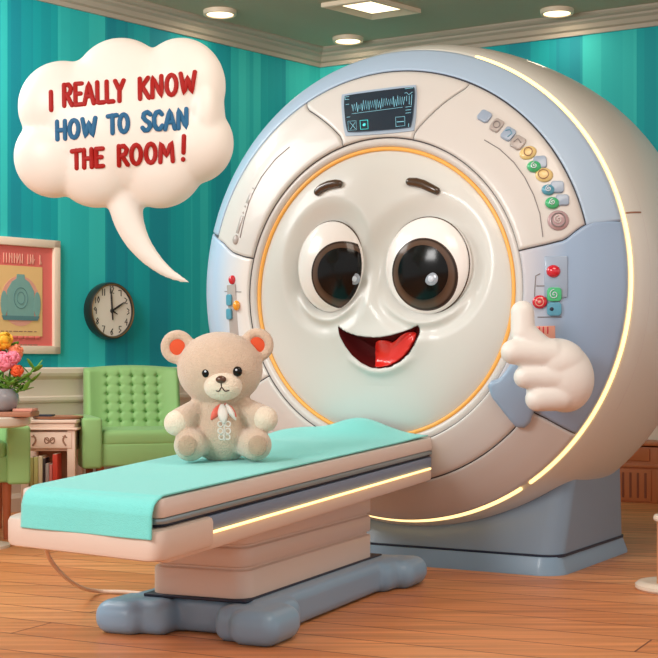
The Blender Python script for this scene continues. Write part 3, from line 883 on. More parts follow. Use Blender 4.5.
# ------------------------------------------------------------------ patient table
TA = radians(-23.3); TO = Vector((-.533, 4.22, 0))
t_ = thing('patient_table', 'sliding cream patient table on a blue-grey footed base in front of the scanner', 'patient table', TO, TA)
def zt(l): return .583+.0265*l
def wid(l): return .62+.13*max(0, min(1, l/1.6))
def skew(x, l): return l+.25*max(0, -x)*max(0, 1-l/2.2)    # the near end is cut at a slant
LEN = 2.57
def layer(name, dz0, dz1, l0, l1, inr, inl, m, rad=.05, bev=.01, w=None, parent=t_):
    """plank following the table outline: dz0..dz1 below the top"""
    w = w or wid
    o2 = []
    def corner(cx, cy, a0, r, n=6): return [(cx+r*cos(radians(a0+i*90/n)), cy+r*sin(radians(a0+i*90/n))) for i in range(n+1)]
    wl0 = -w(l0)+inl
    pts = corner(-inr-rad, l0+rad, -90, rad)+[(-inr, l) for l in [l0+rad+(l1-l0-rad)*i/10 for i in range(1, 11)]]
    pts += [(-w(l)+inl, l+.06*(l/LEN)) for l in [l1-(l1-l0-rad)*i/10 for i in range(0, 10)]]
    pts += corner(wl0+rad, l0+rad, 180, rad)
    bm = bmesh.new(); rings = []
    cx = -w(1)/2
    def ins(p, d):
        x, y = p; return (x+d*(1 if x < cx else -1), y+(d if y < l0+rad else 0))
    for dz, d in ((dz0, bev), (dz0+bev*.3, bev*.3), (dz0+bev, 0), (dz1-bev, 0), (dz1-bev*.3, bev*.3), (dz1, bev)):
        rings.append([bm.verts.new((ins(p, d)[0], ins(p, d)[1], zt(p[1])+dz)) for p in pts])
    for ring in rings:
        for v in ring: v.co.y = skew(v.co.x, v.co.y)
    n = len(pts)
    for A, B in zip(rings, rings[1:]):
        for j in range(n): bm.faces.new((A[j], A[(j+1)%n], B[(j+1)%n], B[j]))
    bm.faces.new(rings[0][::-1]); bm.faces.new(rings[-1])
    return obj(name, bm, m, parent, auto=35)
layer('mattress', -.062, 0, .05, LEN, 0, 0, M['padwhite'], .028, .009)
layer('tray_edge', -.080, -.062, .045, LEN, .0, .0, M['steel'], .05, .003)
layer('shadow_gap', -.090, -.080, .06, LEN, .012, .012, M['dark'], .05, .002)
layer('frame_rail', -.14, -.092, .30, LEN, .004, .004, M['rail'], .02, .004)
layer('under_frame', -.205, -.14, .10, LEN, .004, .004, M['tablebeige'], .02, .012)
layer('end_cap', -.190, -.092, .010, .36, -.016, -.062, M['tablebeige'], .06, .016)
tube('light_strip', [(-.001, .345, zt(.345)-.146), (-.001, LEN-.02, zt(LEN)-.146)], .0052, M['glow'], t_, 8)
# pedestal with two horizontal grooves
bm = bmesh.new(); rings = []
def rrect(x0, x1, y0, y1, r, d):
    o = []
    for cx, cy, a0 in ((x1-r,y0+r,-90),(x1-r,y1-r,0),(x0+r,y1-r,90),(x0+r,y0+r,180)):
        for i in range(7):
            a = radians(a0+i*15); o.append((cx+(r-d)*cos(a), cy+(r-d)*sin(a)))
    return o
zl = [(.13,.0),(.232,0),(.238,.004),(.243,.017),(.250,.017),(.255,.004),(.262,0),(.315,0),(.321,.004),(.326,.017),(.333,.017),(.338,.004),(.345,0),(.40,0),(.405,.006),(.409,.015),(.415,.015),(.42,.004),(.425,0),(.46,0)]
for z, d in zl: rings.append([bm.verts.new((x, y, z)) for x, y in rrect(-.54, -.13, .885, 2.17, .07, d)])
for A, B in zip(rings, rings[1:]):
    n = len(A)
    for j in range(n): bm.faces.new((A[j], A[(j+1)%n], B[(j+1)%n], B[j]))
bm.faces.new(rings[0][::-1]); bm.faces.new(rings[-1])
obj('pedestal', bm, M['tablebeige'], t_, auto=35)
slab_ = bmesh.new(); 
for v in [0]:
    add_box(slab_, (-.335, 1.55, .134), (.43, 1.36, .012), .004)
    obj('pedestal_gasket', slab_, M['dark'], t_, auto=35)
bm = bmesh.new()
add_box(bm, (-.33, 1.57, .068), (.58, 1.36, .132), .03, 4)
for x in (-.63, -.015):
    for y in (.89, 2.24):
        fy = y+(-.02 if y < 1 else .02)
        xi = x+(.03 if x < -.3 else -.03)
        add_box(bm, (xi, fy, .060), (.20,.27,.128), .058, 6)
        add_box(bm, (x*.66-.10, y+(.06 if y < 1 else -.06), .062), (.22,.34,.132), .05, 5)
# clip below the floor
me = blob(bm, .010, 7, .5)
bm = bmesh.new(); bm.from_mesh(me)
for v in bm.verts:
    if v.co.z < .004: v.co.z = .001
o = obj('base', bm, M['skirt'], t_); o['label'] = 'blue-grey base with four rounded feet'

# towel
bm = bmesh.new(); NV, NLg = 44, 150; V = []
hang = .115; tot = LEN-.05-.03+hang
def towel_pt(q, v):
    """q: run along the towel from its hanging hem, v 0..1 across from the right edge"""
    l = q-hang
    if l > .02:
        w = wid(l); x = -.008-v*(w-.045)
        z = zt(l)+.006
        # hump near the scanner and shallow waves across
        z += .085*exp(-((l-2.40)/.17)**2)*exp(-((v-.46)/.25)**2)
        z += .030*exp(-((l-2.35)/.25)**2)*exp(-((v-.90)/.2)**2)
        z += .018*exp(-((l-1.75)/.2)**2)*exp(-((v-.75)/.25)**2)
        z += .002*sin(l*9+v*5)*min(1, max(0, l-.1)*3)*sin(pi*min(1, v*1.0))
        if l < .05: z -= .005*(1-(l/.05))**2
        return (x, skew(x, l+.05+.06*(l/LEN)*v), z)
    f = (.02-l)/(hang+.02)
    ang = min(pi/2, (.02-l)/.028)
    y = .02-.030*sin(ang)
    z = zt(0)+.0-(0 if ang < pi/2 else (.02-l-.044))-(.028*(1-cos(ang)))
    w = wid(0); x = -.008-v*(w-.045)-.012*f*(1-2*v)*0
    y -= .004*sin(v*9)*f+.006*f+.024*min(1, max(0,(.02-l)/.06))
    z += -.012*f*v*0-.003*v*f
    return (x, skew(x, y+.05), z)
for i in range(NLg+1):
    q = tot*i/NLg if i > 40 else (hang+.1)*i/40 if False else None
    V.append(None)
qs = [ (hang+.10)*i/46 for i in range(46)]+[hang+.10+(tot-hang-.10)*i/120 for i in range(121)]
V = [[bm.verts.new(towel_pt(q, j/NV)) for j in range(NV+1)] for q in qs]
for A, B in zip(V, V[1:]):
    for j in range(NV): bm.faces.new((A[j], A[j+1], B[j+1], B[j]))
tw = thing('towel', 'mint green towel spread over the patient table and hanging over its near end', 'towel', TO, TA)
to = obj('cloth', bm, M['mint'], tw)
so = to.modifiers.new('thick', 'SOLIDIFY'); so.thickness = .005; so.offset = 1
cloth = to; cloth.parent = None; cloth.name = 'towel_cloth'
cloth.location = TO; cloth.rotation_euler = (0,0,TA)
bpy.data.objects.remove(tw); cloth.name = 'towel'
tag(cloth, 'mint green towel spread over the patient table and hanging over its near end', 'towel')

# cable
def TW(x, y, z): return Matrix.Translation(TO) @ Matrix.Rotation(TA, 4, 'Z') @ Vector((x, y, z))
c0 = P(46, 545, 4.85); c3 = Vector((-.93, 5.55, .012))
pts = []
kp = [P(45,543,4.80), P(49,557,4.98), P(58,570,5.28), P(70,581,5.62), P(84,588.5,5.9), Vector((-.995,6.05,.014)), Vector((-.88,6.04,.012)), Vector((-.76,5.98,.012)), Vector((-.66,5.90,.012))]
def catmull(kp, n=8):
    o = []
    q = [kp[0]]+kp+[kp[-1]]
    for i in range(1, len(q)-2):
        for j in range(n):
            t = j/n; a, b, c, d = q[i-1], q[i], q[i+1], q[i+2]
            o.append(.5*((2*b)+(c-a)*t+(2*a-5*b+4*c-d)*t*t+(3*b-a-3*c+d)*t**3))
    return o+[kp[-1]]
tag(tube('cable', catmull(kp), .0085, M['cable']), 'thin beige cable drooping from under the near end of the patient table to the floor', 'cable')

# ------------------------------------------------------------------ teddy bear
BY = 5.45; bk = BY/F
BO = P(222, 461, BY)
bear = thing('teddy_bear', 'beige plush teddy bear with orange ears sitting on the mint towel', 'teddy bear', BO)
def B(px, py, dy=0): return P(px, py, BY+dy)-BO
bm = bmesh.new()
def be(px, py, dy, rx, ry, rz, rot=None): add_ell(bm, B(px,py,dy), (rx*bk, ry*bk, rz*bk), rot, 32)
be(220,369,0, 43,38,37.5)                       # head
be(222,430,.02, 33,29,33); be(221,415,.015, 27,24,27)   # trunk
for sx in (-1, 1):                              # ears: a thick ring each
    cx, cy = (177.5,347) if sx < 0 else (257,345)
    n = 26
    for i in range(n):
        a = 2*pi*i/n; add_ell(bm, B(cx+12*cos(a), cy-12*sin(a), .02), (5.4*bk, 6.2*bk, 5.4*bk), None, 12)
    add_ell(bm, B(cx, cy, .04), (12*bk, 3.6*bk, 12*bk), None, 16)
def bcap(a, b, r0, r1, n=7, fl=1):
    for i in range(n+1):
        t = i/n; r = (r0*(1-t)+r1*t)*bk; add_ell(bm, a.lerp(b, t), (r, r*fl, r), None, 20)
bcap(B(200,408,0), B(181,422,-.07), 11, 14.5); bcap(B(240,406,0), B(262,419,-.07), 11, 14)
bcap(B(205,440,0), B(190,445,-.10), 13, 16.2); bcap(B(238,440,0), B(256,445,-.10), 13, 15.8)
me = blob(bm, .0075, 4, .5)
for v in me.vertices:
    if v.co.z < .003: v.co.z = .003
body = link('body', me, M['fur'], bear)
def light_part(name, c, r, m, rot=None, lab=None, parent=bear):
    o = ell(name, c, r, m, parent, rot, 28)
    if lab: o['label'] = lab
    return o
light_part('muzzle', B(223,386,-.115), (19*bk,.066,14.5*bk), M['furlight'], lab='pale plush muzzle')
light_part('nose', B(221,379.5,-.178), (5.2*bk,.014,3.8*bk), M['nose'])
tube('mouth_stitch', [B(221,383,-.182), B(221.5,387,-.180)], .0022, M['stitch'], bear, 8)
tube('mouth_stitch', catmull([B(214,387,-.166), B(216,390.5,-.172), B(219,391,-.178), B(221.7,387.5,-.180), B(225,391,-.178), B(229,390,-.172), B(231.5,386.5,-.164)]), .0024, M['stitch'], bear, 8)
for x, y in ((206.5,373),(237.5,371.5)):
    e = light_part('eye', B(x,y,-.132), (4.7*bk,.014,5*bk), M['black'])
    ell('eye_glint', B(x-1.2,y-1.6,-.1455), (1.1*bk,.002,1.1*bk), M['bead'], e, None, 12)
for x, y in ((179,348),(256.5,346)):
    o = ell('ear_lining', B(x, y, .014), (10.5*bk,.013,11*bk), M['furorange'], bear); o['label'] = 'orange ear lining'
for x, y in ((187,446),(257.5,446)):
    o = ell('foot_pad', B(x, y, -.158), (9.5*bk,.016,10.5*bk), M['furpad'], bear)
for x, y in ((177,423),(265,419)):
    o = ell('paw', B(x, y, -.085), (12.8*bk,13*bk,12.8*bk), M['furlight'], bear, None, 48); o['label'] = 'paler paw'
# ribbon and lace tag
def leafshape(name, a, b, w, m, parent, t=.006, bulge=.012):
    bm = bmesh.new(); n = 12; rows = []
    d = (b-a); side = d.cross(Vector((0,1,0))).normalized()
    for i in range(n+1):
        f = i/n; ww = w*sin(pi*min(1, .12+f*.8)); c = a+d*f+Vector((0,-bulge*sin(pi*f),0))
        rows.append([bm.verts.new(c+side*ww*k+Vector((0,t*(abs(k)**2),0))) for k in (-1,-.5,0,.5,1)])
    for A, B_ in zip(rows, rows[1:]):
        for j in range(4): bm.faces.new((A[j], A[j+1], B_[j+1], B_[j]))
    o = obj(name, bm, m, parent); s = o.modifiers.new('s', 'SOLIDIFY'); s.thickness = t; return o
rb = leafshape('ribbon', B(222,404,-.115), B(211,420,-.14), 4*bk, M['ribbon'], bear); rb['label'] = 'coral ribbon loop'
rb = leafshape('ribbon', B(224,404,-.115), B(236,417,-.14), 4*bk, M['ribbon'], bear); rb['label'] = 'coral ribbon loop'
leafshape('lace_tag', B(222,404,-.125), B(224,424,-.150), 5*bk, M['tag'], bear); leafshape('lace_tag', B(226,404,-.125), B(236,420,-.140), 3*bk, M['tag'], bear)
bm = bmesh.new(); 
for cx, cy in ((220.5,424),(228,424),(220.5,431),(228,431),(221.5,437),(227.5,437)):
    add_tube(bm, [B(cx+2.6*cos(2*pi*i/12), cy+2.6*sin(2*pi*i/12), -.142+(cy-424)*.0006) for i in range(12)], .0030, 6, True)
add_tube(bm, [B(224.3,418,-.146), B(224.3,440,-.138)], .0030, 6)
o = obj('lace_tag', bm, M['tag'], bear); o['label'] = 'white lace ornament on the chest'

# ------------------------------------------------------------------ speech bubble with its writing
QY = 5.6; qk = QY/F; QO = P(120, 125, QY)
bub = thing('speech_bubble', 'puffy cream cloud speech bubble with red and blue writing and a curved tail', 'speech bubble', QO)
def Q(px, py, dy=0): return P(px, py, QY)-QO+Vector((0,dy,0))
bm = bmesh.new()
for x, y, rx, rz in ((64,107,46,46),(122,90,50,52),(182,86,44,48),(193,143,41,41),(160,160,46,48.5),(97,163,44,45),(54,157,40,41),(205,115,20,40)):
    add_ell(bm, Q(x, y), (rx*qk, .135, rz*qk), None, 40)
add_ell(bm, Q(122, 125), (96*qk, .165, 72*qk), None, 48)
tp = catmull([Q(124,195),Q(128,218),Q(136,238),Q(150,257),Q(169,273),Q(190,283)], 10)
for i, p in enumerate(tp):
    f = i/(len(tp)-1); r = (17.5*(1-f)**.8+1.2)*qk; add_ell(bm, p, (r, r*.8, r), None, 20)
me = blob(bm, .010, 10, .6)
cl = link('cloud', me, M['bubble'], bub)
bmt = bmesh.new(); bmt.from_mesh(me); TREE = BVHTree.FromBMesh(bmt)
GLY = {
 'I': (.30, [[(.15,0),(.15,1)]]),
 'R': (.72, [[(.1,0),(.1,1)], [(.1,.97),(.42,1),(.6,.8),(.5,.56),(.12,.48)], [(.3,.48),(.64,0)]]),
 'E': (.62, [[(.1,0),(.1,1)], [(.1,1),(.55,1)], [(.1,.52),(.46,.52)], [(.1,0),(.56,0)]]),
 'A': (.78, [[(.04,0),(.36,1),(.7,0)], [(.16,.36),(.58,.36)]]),
 'L': (.60, [[(.1,1),(.1,0),(.55,0)]]),
 'Y': (.70, [[(.04,1),(.34,.5),(.64,1)], [(.34,.5),(.32,0)]]),
 'K': (.70, [[(.1,0),(.1,1)], [(.6,1),(.14,.48)], [(.26,.56),(.64,0)]]),
 'N': (.78, [[(.08,0),(.1,1),(.62,0),(.64,1)]]),
 'O': (.82, [[(.38+.30*cos(2*pi*i/14+.6), .5+.5*sin(2*pi*i/14+.6)) for i in range(15)]]),
 'W': (.98, [[(.04,1),(.24,0),(.46,.8),(.68,0),(.9,1)]]),
 'H': (.76, [[(.1,0),(.1,1)], [(.62,0),(.62,1)], [(.1,.5),(.62,.5)]]),
 'T': (.68, [[(.02,.97),(.64,1)], [(.33,1),(.33,0)]]),
 'S': (.68, [[(.58,.86),(.4,1),(.16,.93),(.1,.72),(.28,.54),(.5,.42),(.58,.2),(.4,.02),(.18,.02),(.05,.16)]]),
 'C': (.72, [[(.62,.82),(.46,.98),(.24,.94),(.09,.68),(.1,.3),(.26,.05),(.48,.02),(.64,.2)]]),
 'M': (.94, [[(.06,0),(.12,1),(.44,.3),(.76,1),(.84,0)]]),
 '!': (.34, [[(.2,1.08),(.16,.34)], [(.13,.02),(.135,.03)]]),
}
def word(txt, x0, x1, yb0, yb1, h0, h1, m):
    """letters between pixel x0 and x1 whose baseline runs from yb0 to yb1 and height from h0 to h1"""
    tot_ = sum(GLY[c][0] for c in txt)-.12
    bm = bmesh.new(); x = 0
    for ch in txt:
        wd, strokes = GLY[ch]
        for st in strokes:
            pts = []
            for i in range(len(st)-1):
                for k in range(6):
                    t = k/6; pts.append((st[i][0]*(1-t)+st[i+1][0]*t, st[i][1]*(1-t)+st[i+1][1]*t))
            pts.append(st[-1]); W = []
            for gx, gy in pts:
                f = (x+gx*.90)/tot_; px = x0+(x1-x0)*f
                h = h0+(h1-h0)*f; py = yb0+(yb1-yb0)*f-gy*h; px += gy*-.3
                hit = TREE.ray_cast(Vector((0,0,CAMZ))-QO, ray(px, py))
                W.append(hit[0]+Vector((0,-.002,0)) if hit[0] else Q(px,py,-.13))
            add_tube(bm, W, [2.35*qk]*len(W), 10, flat=(Vector((0,1,0)), .34))
        x += wd
    return obj('lettering', bm, m, bub)
for args in (('I',49,52,110,110,18,18,'txtred'),('REALLY',63,124,106,100.5,21,20,'txtred'),('KNOW',138.5,196,99,92,20,20,'txtred'),
             ('HOW',56,96.5,139.5,135.5,17.5,17.5,'txtblue'),('TO',108,129.5,133.5,131.5,17.5,17.5,'txtblue'),('SCAN',142,188,131,127.5,18.5,18.5,'txtblue'),
             ('THE',72,103,168.5,166,17.5,17.5,'txtred'),('ROOM',117.5,174,165.5,161,19,19,'txtred'),('!',181,185,160,160,22,22,'txtred')):
    o = word(*args[:-1], M[args[-1]]); o['label'] = ('red' if args[-1] == 'txtred' else 'blue')+' letters spelling '+(args[0] if args[0] != '!' else 'an exclamation mark')

# ------------------------------------------------------------------ wall clock and poster on the left wall
LWx = -WL   # pointing right in the picture
def wallpoint(px, py, off=0):
    """point where the sight line meets the left wall, moved 'off' into the room"""
    dr = ray(px, py); base = K+NL*off; t = (base-Vector((0,0,0))).dot(NL)/dr.dot(NL)
    return Vector((0,0,CAMZ))+dr*t
LROT = atan2(LWx.y, LWx.x)       # local x along the wall, local -y into the room
cc = wallpoint(108, 311, .03)
clk = thing('wall_clock', 'round black wall clock with a pale dial on the striped teal wallpaper', 'wall clock', Vector((cc.x,cc.y,cc.z))-NL*.03, LROT)
sc = (cc.y)/F; cr = 28.5*sc
lathe('case', [(0,0),(cr*.96,0),(cr,-.02),(cr,-.075),(cr*.965,-.09),(cr*.90,-.088),(cr*.885,-.07),(0,-.07)], M['clockblk'], clk, n=64, axis='Y')
lathe('brass_ring', [(cr*.90,-.0885),(cr*.93,-.0925),(cr*.945,-.0895),(cr*.93,-.086)], M['brass'], clk, n=64, axis='Y')
lathe('dial', [(0,-.0715),(cr*.885,-.0715),(cr*.885,-.068),(0,-.068)], M['clockface'], clk, n=64, axis='Y')
rr = random.Random(5)
for i in range(12):
    a = pi/2-2*pi*i/12-0; x, z = cr*.74*cos(a), cr*.74*sin(a)
    kinds = {0:[[(0,-1),(0,1)]],1:[[(-.6,.7),(.5,.8),(.5,-.8)]],2:[[(-.5,.8),(.5,.4),(-.5,-.8),(.6,-.8)]],3:[[(-.4,.9),(.5,.3),(-.1,0),(.5,-.4),(-.4,-.9)]],
             4:[[(.4,-1),(.4,1),(-.5,-.2),(.6,-.2)]],5:[[(.5,.9),(-.4,.9),(-.4,.1),(.5,-.2),(-.4,-.9)]],6:[[(.4,.9),(-.5,0),(-.3,-.8),(.5,-.5),(.2,.1),(-.4,-.1)]],7:[[(-.5,.9),(.5,.9),(-.1,-.9)]],
             8:[[(0,0),(.5,.5),(0,.9),(-.5,.5),(0,0),(.5,-.5),(0,-.9),(-.5,-.5),(0,0)]],9:[[(.5,-.9),(.5,.4),(0,.9),(-.5,.4),(0,0),(.5,.2)]],10:[[(-.8,.9),(-.8,-.9)],[(.5,.9),(.9,0),(.5,-.9),(0,0),(.5,.9)]],11:[[(-.5,.9),(-.5,-.9)],[(.5,.9),(.5,-.9)]]}[i]
    if i == 0: kinds = [[(-.7,1),(-.7,-1)],[(0,.7),(.5,1),(.8,.4),(0,-1),(.9,-1)]]
    bm = bmesh.new()
    for st in kinds: add_tube(bm, [(x+p*.020, -.0722, z+q_*.024) for p, q_ in st], .0042, 6, flat=(Vector((0,1,0)), .3))
    obj('numeral', bm, M['ink'], clk)
def handm(name, ang, L, back, w):
    d = Vector((cos(ang),0,sin(ang))); tube(name, [d*-max(back,.004)+Vector((0,-.077,0)), d*.004+Vector((0,-.077,0)), d*L*.6+Vector((0,-.078,0)), d*L+Vector((0,-.077,0))], [w*.8,w,w,w*.5], M['ink'], clk, 8)
handm('minute_hand', radians(95), cr*.78, cr*.30, .0065); handm('hour_hand', radians(30), cr*.62, 0, .0075)
handm('second_hand', radians(-25), cr*.26, 0, .005)
lathe('hub', [(0,-.084),(.014,-.083),(.016,-.072),(0,-.072)], M['ink'], clk, n=20, axis='Y')

pr = wallpoint(59, 296, .02); pt = wallpoint(59, 241, .02); pb = wallpoint(59, 354, .02)
hh = (pt.z-pb.z)/2; pl = wallpoint(-20, 296, .02); hw = (pr-pl).length/2
pc = (pr+pl)/2; pc.z = (pt.z+pb.z)/2
pos = thing('framed_poster', 'red and cream poster of a teal machine in a cream frame on the left wall', 'poster', pc-NL*.02, LROT)
bm = bmesh.new(); fw = .055
for c, s_ in (((0,-.02,hh-fw/2),(2*hw,.04,fw)),((0,-.02,-hh+fw/2),(2*hw,.04,fw)),((hw-fw/2,-.02,0),(fw,.04,2*hh)),((-hw+fw/2,-.02,0),(fw,.04,2*hh))):
    add_box(bm, c, s_, .006, 2)
obj('frame', bm, M['frame'], pos, auto=40)
box('mat_board', (0,-.008,0), (2*hw-fw,.012,2*hh-fw), M['mat_red'], pos, 0)
iw, ih = hw-fw-.085, (2*hh-2*fw-.20)/2
zc = -.035
box('print', (0,-.016,zc), (2*iw,.004,2*ih), M['poster'], pos, 0)
def flatpoly(name, pts, y, m, parent, t=.002):
    bm = bmesh.new(); a = [bm.verts.new((x, y, z)) for x, z in pts]; b_ = [bm.verts.new((x, y+t, z)) for x, z in pts]
    n = len(pts); bm.faces.new(a); bm.faces.new(b_[::-1])
    for i in range(n): bm.faces.new((a[i], a[(i+1)%n], b_[(i+1)%n], b_[i]))
    return obj(name, bm, m, parent, smooth=False)
def ov(cx, cz, rx, rz, n=28): return [(cx+rx*cos(2*pi*i/n), cz+rz*sin(2*pi*i/n)) for i in range(n)]
flatpoly('printed_machine', ov(0, zc+.0, iw*.86, .17), -.020, M['ppink'], pos)
flatpoly('printed_machine', [(-.11,-.10+zc),(.11,-.10+zc),(.11,.07+zc),(.07,.13+zc),(.035,.15+zc),(.03,.18+zc),(-.03,.18+zc),(-.035,.15+zc),(-.07,.13+zc),(-.11,.07+zc)], -.023, M['pteal'], pos)
for sx in (-1, 1): flatpoly('printed_machine', ov(sx*.135, zc-.02, .028, .085), -.0245, M['pteal'], pos)
flatpoly('printed_machine', [(-.14,-.13+zc),(.14,-.13+zc),(.155,-.10+zc),(-.155,-.10+zc)], -.025, M['pteal2'], pos)
for a in (.04, .07):
    tube('printed_line', [(x, -.0245, z) for x, z in ov(-.0, zc+.02, a*.8, a)], .0018, M['pteal2'], pos, 6, True)
bm = bmesh.new(); rr = random.Random(9); x = -iw*.98
while x < iw*.98:
    w = rr.uniform(.012, .020); h = .030
    if rr.random() > .12:
        add_tube(bm, [(x, -.017, zc+ih+.05-h), (x, -.017, zc+ih+.05+h)], .0042, 6)
        if rr.random() > .4: add_tube(bm, [(x, -.017, zc+ih+.05+rr.choice((-1,0,1))*h*.9), (x+w, -.017, zc+ih+.05+rr.choice((-1,0,1))*h*.9)], .0035, 6)
    x += w+.006
obj('title_writing', bm, M['ppink'], pos)
for zz, r_, m_ in ((-.235,.0035,'carve'),(-.275,.011,'mat_red'),(-.325,.004,'carve')):
    bm = bmesh.new(); x = -iw*.85
    while x < iw*.8:
        w = rr.uniform(.012,.035); add_tube(bm, [(x,-.019,zz+zc+.03),(x+w,-.019,zz+zc+.03)], r_, 6, flat=(Vector((0,1,0)),.3)); x += w+rr.uniform(.008,.016)+r_
    obj('caption_writing', bm, M[m_], pos)

# ------------------------------------------------------------------ armchairs
def armchair():
    t = thing('armchair', 'green button-tufted armchair below the wall clock', 'armchair', (0,0,0), 0, 'green armchairs along the left wall')
    g = M['green']
    # back with dimples
    bm = bmesh.new(); nx, nz = 60, 60; w, z0, z1 = .66, .50, .985
    btns = [((i-2)*.088, .60+j*.062) for j in range(6) for i in range(5)]
    def depth(x, z):
        d = 0
        for bx, bz in btns:
            q = (x-bx)**2+(z-bz)**2
            if q < .004: d += .020*exp(-q/.00022)
        ix = abs(((x/.088)+.5) % 1-.5); d += .006*exp(-(ix/.06)**2)*(1 if abs(x) < .2 and z > .56 else 0)
        iz = abs((((z-.60)/.062)+.5) % 1-.5); d += .004*exp(-(iz/.08)**2)*(1 if abs(x) < .2 and z < .93 else 0)
        return d
    V = []
    for j in range(nz+1):
        f = j/nz; row = []
        for i in range(nx+1):
            x = -w/2+w*i/nx; fz = z0+(z1-z0)*f; top = z1-.02*(2*x/w)**2
            z = z0+(top-z0)*f
            wing = .055*max(0, (abs(2*x/w)-.62)/.38)**1.5
            edge = .05*(max(0, (abs(2*x/w)-.90)/.10)**2)+.05*(max(0, (f-.93)/.07)**2)
            y = .20+.10*f-wing+edge+depth(x, z)
            row.append(bm.verts.new((x, y, z)))
        V.append(row)
    for A, B_ in zip(V, V[1:]):
        for i in range(nx): bm.faces.new((A[i], A[i+1], B_[i+1], B_[i]))
    W = [[bm.verts.new((V[j][i].co.x, .36, V[j][i].co.z)) for i in (0, nx)] for j in range(nz+1)]
    for j in range(nz):
        bm.faces.new((V[j][0], V[j+1][0], W[j+1][0], W[j][0])); bm.faces.new((V[j][nx], W[j][1], W[j+1][1], V[j+1][nx]))
    tops = [bm.verts.new((V[nz][i].co.x, .36, V[nz][i].co.z)) for i in range(1, nx)]
    tr = [W[nz][0]]+tops+[W[nz][1]]
    for i in range(nx): bm.faces.new((V[nz][i], V[nz][i+1], tr[i+1], tr[i]))
    bm.faces.new([W[j][0] for j in range(nz+1)]+tops+[W[j][1] for j in range(nz, -1, -1)])
    obj('backrest', bm, g, t, auto=60)
    for bx, bz in btns: ell('button', (bx, .20+.10*(bz-z0)/(z1-z0)+.014, bz), (.008,.005,.008), M['greenbtn'], t, None, 10)
    box('seat_base', (0,0,.40), (.66,.66,.15), g, t, .015)
    box('seat_cushion', (0,-.05,.505), (.60,.56,.115), g, t, .04, 5)
    for sx in (-1, 1): box('armrest', (sx*.36,-.04,.480), (.13,.64,.33), g, t, .02)
    for sx in (-1, 1):
        for sy in (-1, 1):
            bm = bmesh.new(); add_lathe(bm, [(0,.0),(.018,0),(.028,.33),(0,.33)], 14, (sx*.30, sy*.27, 0)); obj('leg', bm, M['legwood'], t, auto=40)
    return t
def copy_tree(o, parent=None):
    c = o.copy(); COL.objects.link(c); c.parent = parent
    for ch in list(o.children): copy_tree(ch, c)
    return c
ch1 = armchair(); 
ch2 = copy_tree(ch1)
ch1.location = (-1.29, 9.50, 0); ch1.rotation_euler.z = radians(17)
ch2.location = (-2.20, 8.12, 0); ch2.rotation_euler.z = radians(18)
ch2['label'] = 'green armchair cut off at the left edge of the picture, behind the round white table'

# ------------------------------------------------------------------ side table with drawer and books
con = thing('side_table', 'small cream side table with a carved drawer and a bookshelf', 'side table', (-1.80, 9.13, 0), 0)
c_ = M['console']
box('top', (0,0,.625), (.37,.36,.022), c_, con, .005); box('top_moulding', (0,0,.598), (.345,.34,.03), c_, con, .006)
box('top_lip', (.01,-.005,.578), (.365,.355,.016), c_, con, .005)
bm = bmesh.new()
for sx in (-1, 1):
    for sy in (-1, 1): add_box(bm, (sx*.145, sy*.145, .285), (.05,.05,.57), .004, 2)
for i, (sx, sy) in enumerate(((-1,-1),(-1,1),(1,-1),(1,1))): pass
bm.free()
for sx in (-1, 1):
    for sy in (-1, 1): box('leg', (sx*.148, sy*.14, .285), (.05,.05,.57), c_, con, .004)
box('drawer_case', (0,.01,.50), (.30,.30,.13), c_, con, .002)
dr = box('drawer', (.012,-.158,.505), (.285,.025,.105), c_, con, .005)
for x in (-.09, .012, .11):
    bm = bmesh.new()
    if x == .012:
        for s in (-1, 1): add_tube(bm, [(x+s*.018+.014*cos(2*pi*i/14), -.172, .505+.018*sin(2*pi*i/14)) for i in range(14)], .004, 6, True)
        add_tube(bm, [(x-.03,-.172,.52),(x,-.172,.495),(x+.03,-.172,.52)], .004, 6)
    else:
        s = 1 if x < 0 else -1
        add_tube(bm, [(x+.014*s*cos(1.2*i/2-1.6)*.9, -.172, .505+.03-.01*i) for i in range(7)], .006, 6); add_tube(bm, [(x-.012,-.172,.53),(x+.012,-.172,.525)], .004, 6)
    obj('carving', bm, M['carve'], dr)
box('back_panel', (0,.155,.34), (.29,.012,.40), M['brown'], con, .001)
box('shelf', (0,0,.18), (.30,.31,.02), c_, con, .003)
ttop = .636
cx = -1.80
bx = -1.912
def book(x, w, h, d, m, label, y=9.02):
    bm = bmesh.new()
    add_box(bm, (0, 0, h/2), (w, d, h), .002, 2, mi=0); add_box(bm, (0, .002, h/2+.002), (w*.7, d-.002, h-.0), .0, 1, mi=1)
    o = obj('book', bm, [m, M['frame']], None, auto=40); o.location = (x, y, .191)
    tag(o, label, 'book', 'books on the side table shelf'); return o
bookspec = [(.024,.205,'bk1',(168,160,92),'olive book standing leftmost on the side table shelf'),(.026,.208,'bk2',(196,190,120),'pale green book, second from the left on the side table shelf'),
            (.026,.212,'bk3',(226,206,170),'cream book, third from the left on the side table shelf'),(.014,.200,'bk4',(58,44,44),'thin dark book in the middle of the side table shelf'),
            (.022,.165,'bk5',(178,160,156),'short grey book between the dark and the pink books'),(.018,.160,'bk6',(222,128,120),'short pink book beside the tall red one'),(.030,.225,'bk7',(222,70,52),'tall red book at the right end of the side table shelf')]
x = bx
for w, h, nm, col, lab in bookspec:
    book(x+w/2, w, h, .15, mat(nm, srgb(*col), .6), lab); x += w+.0025
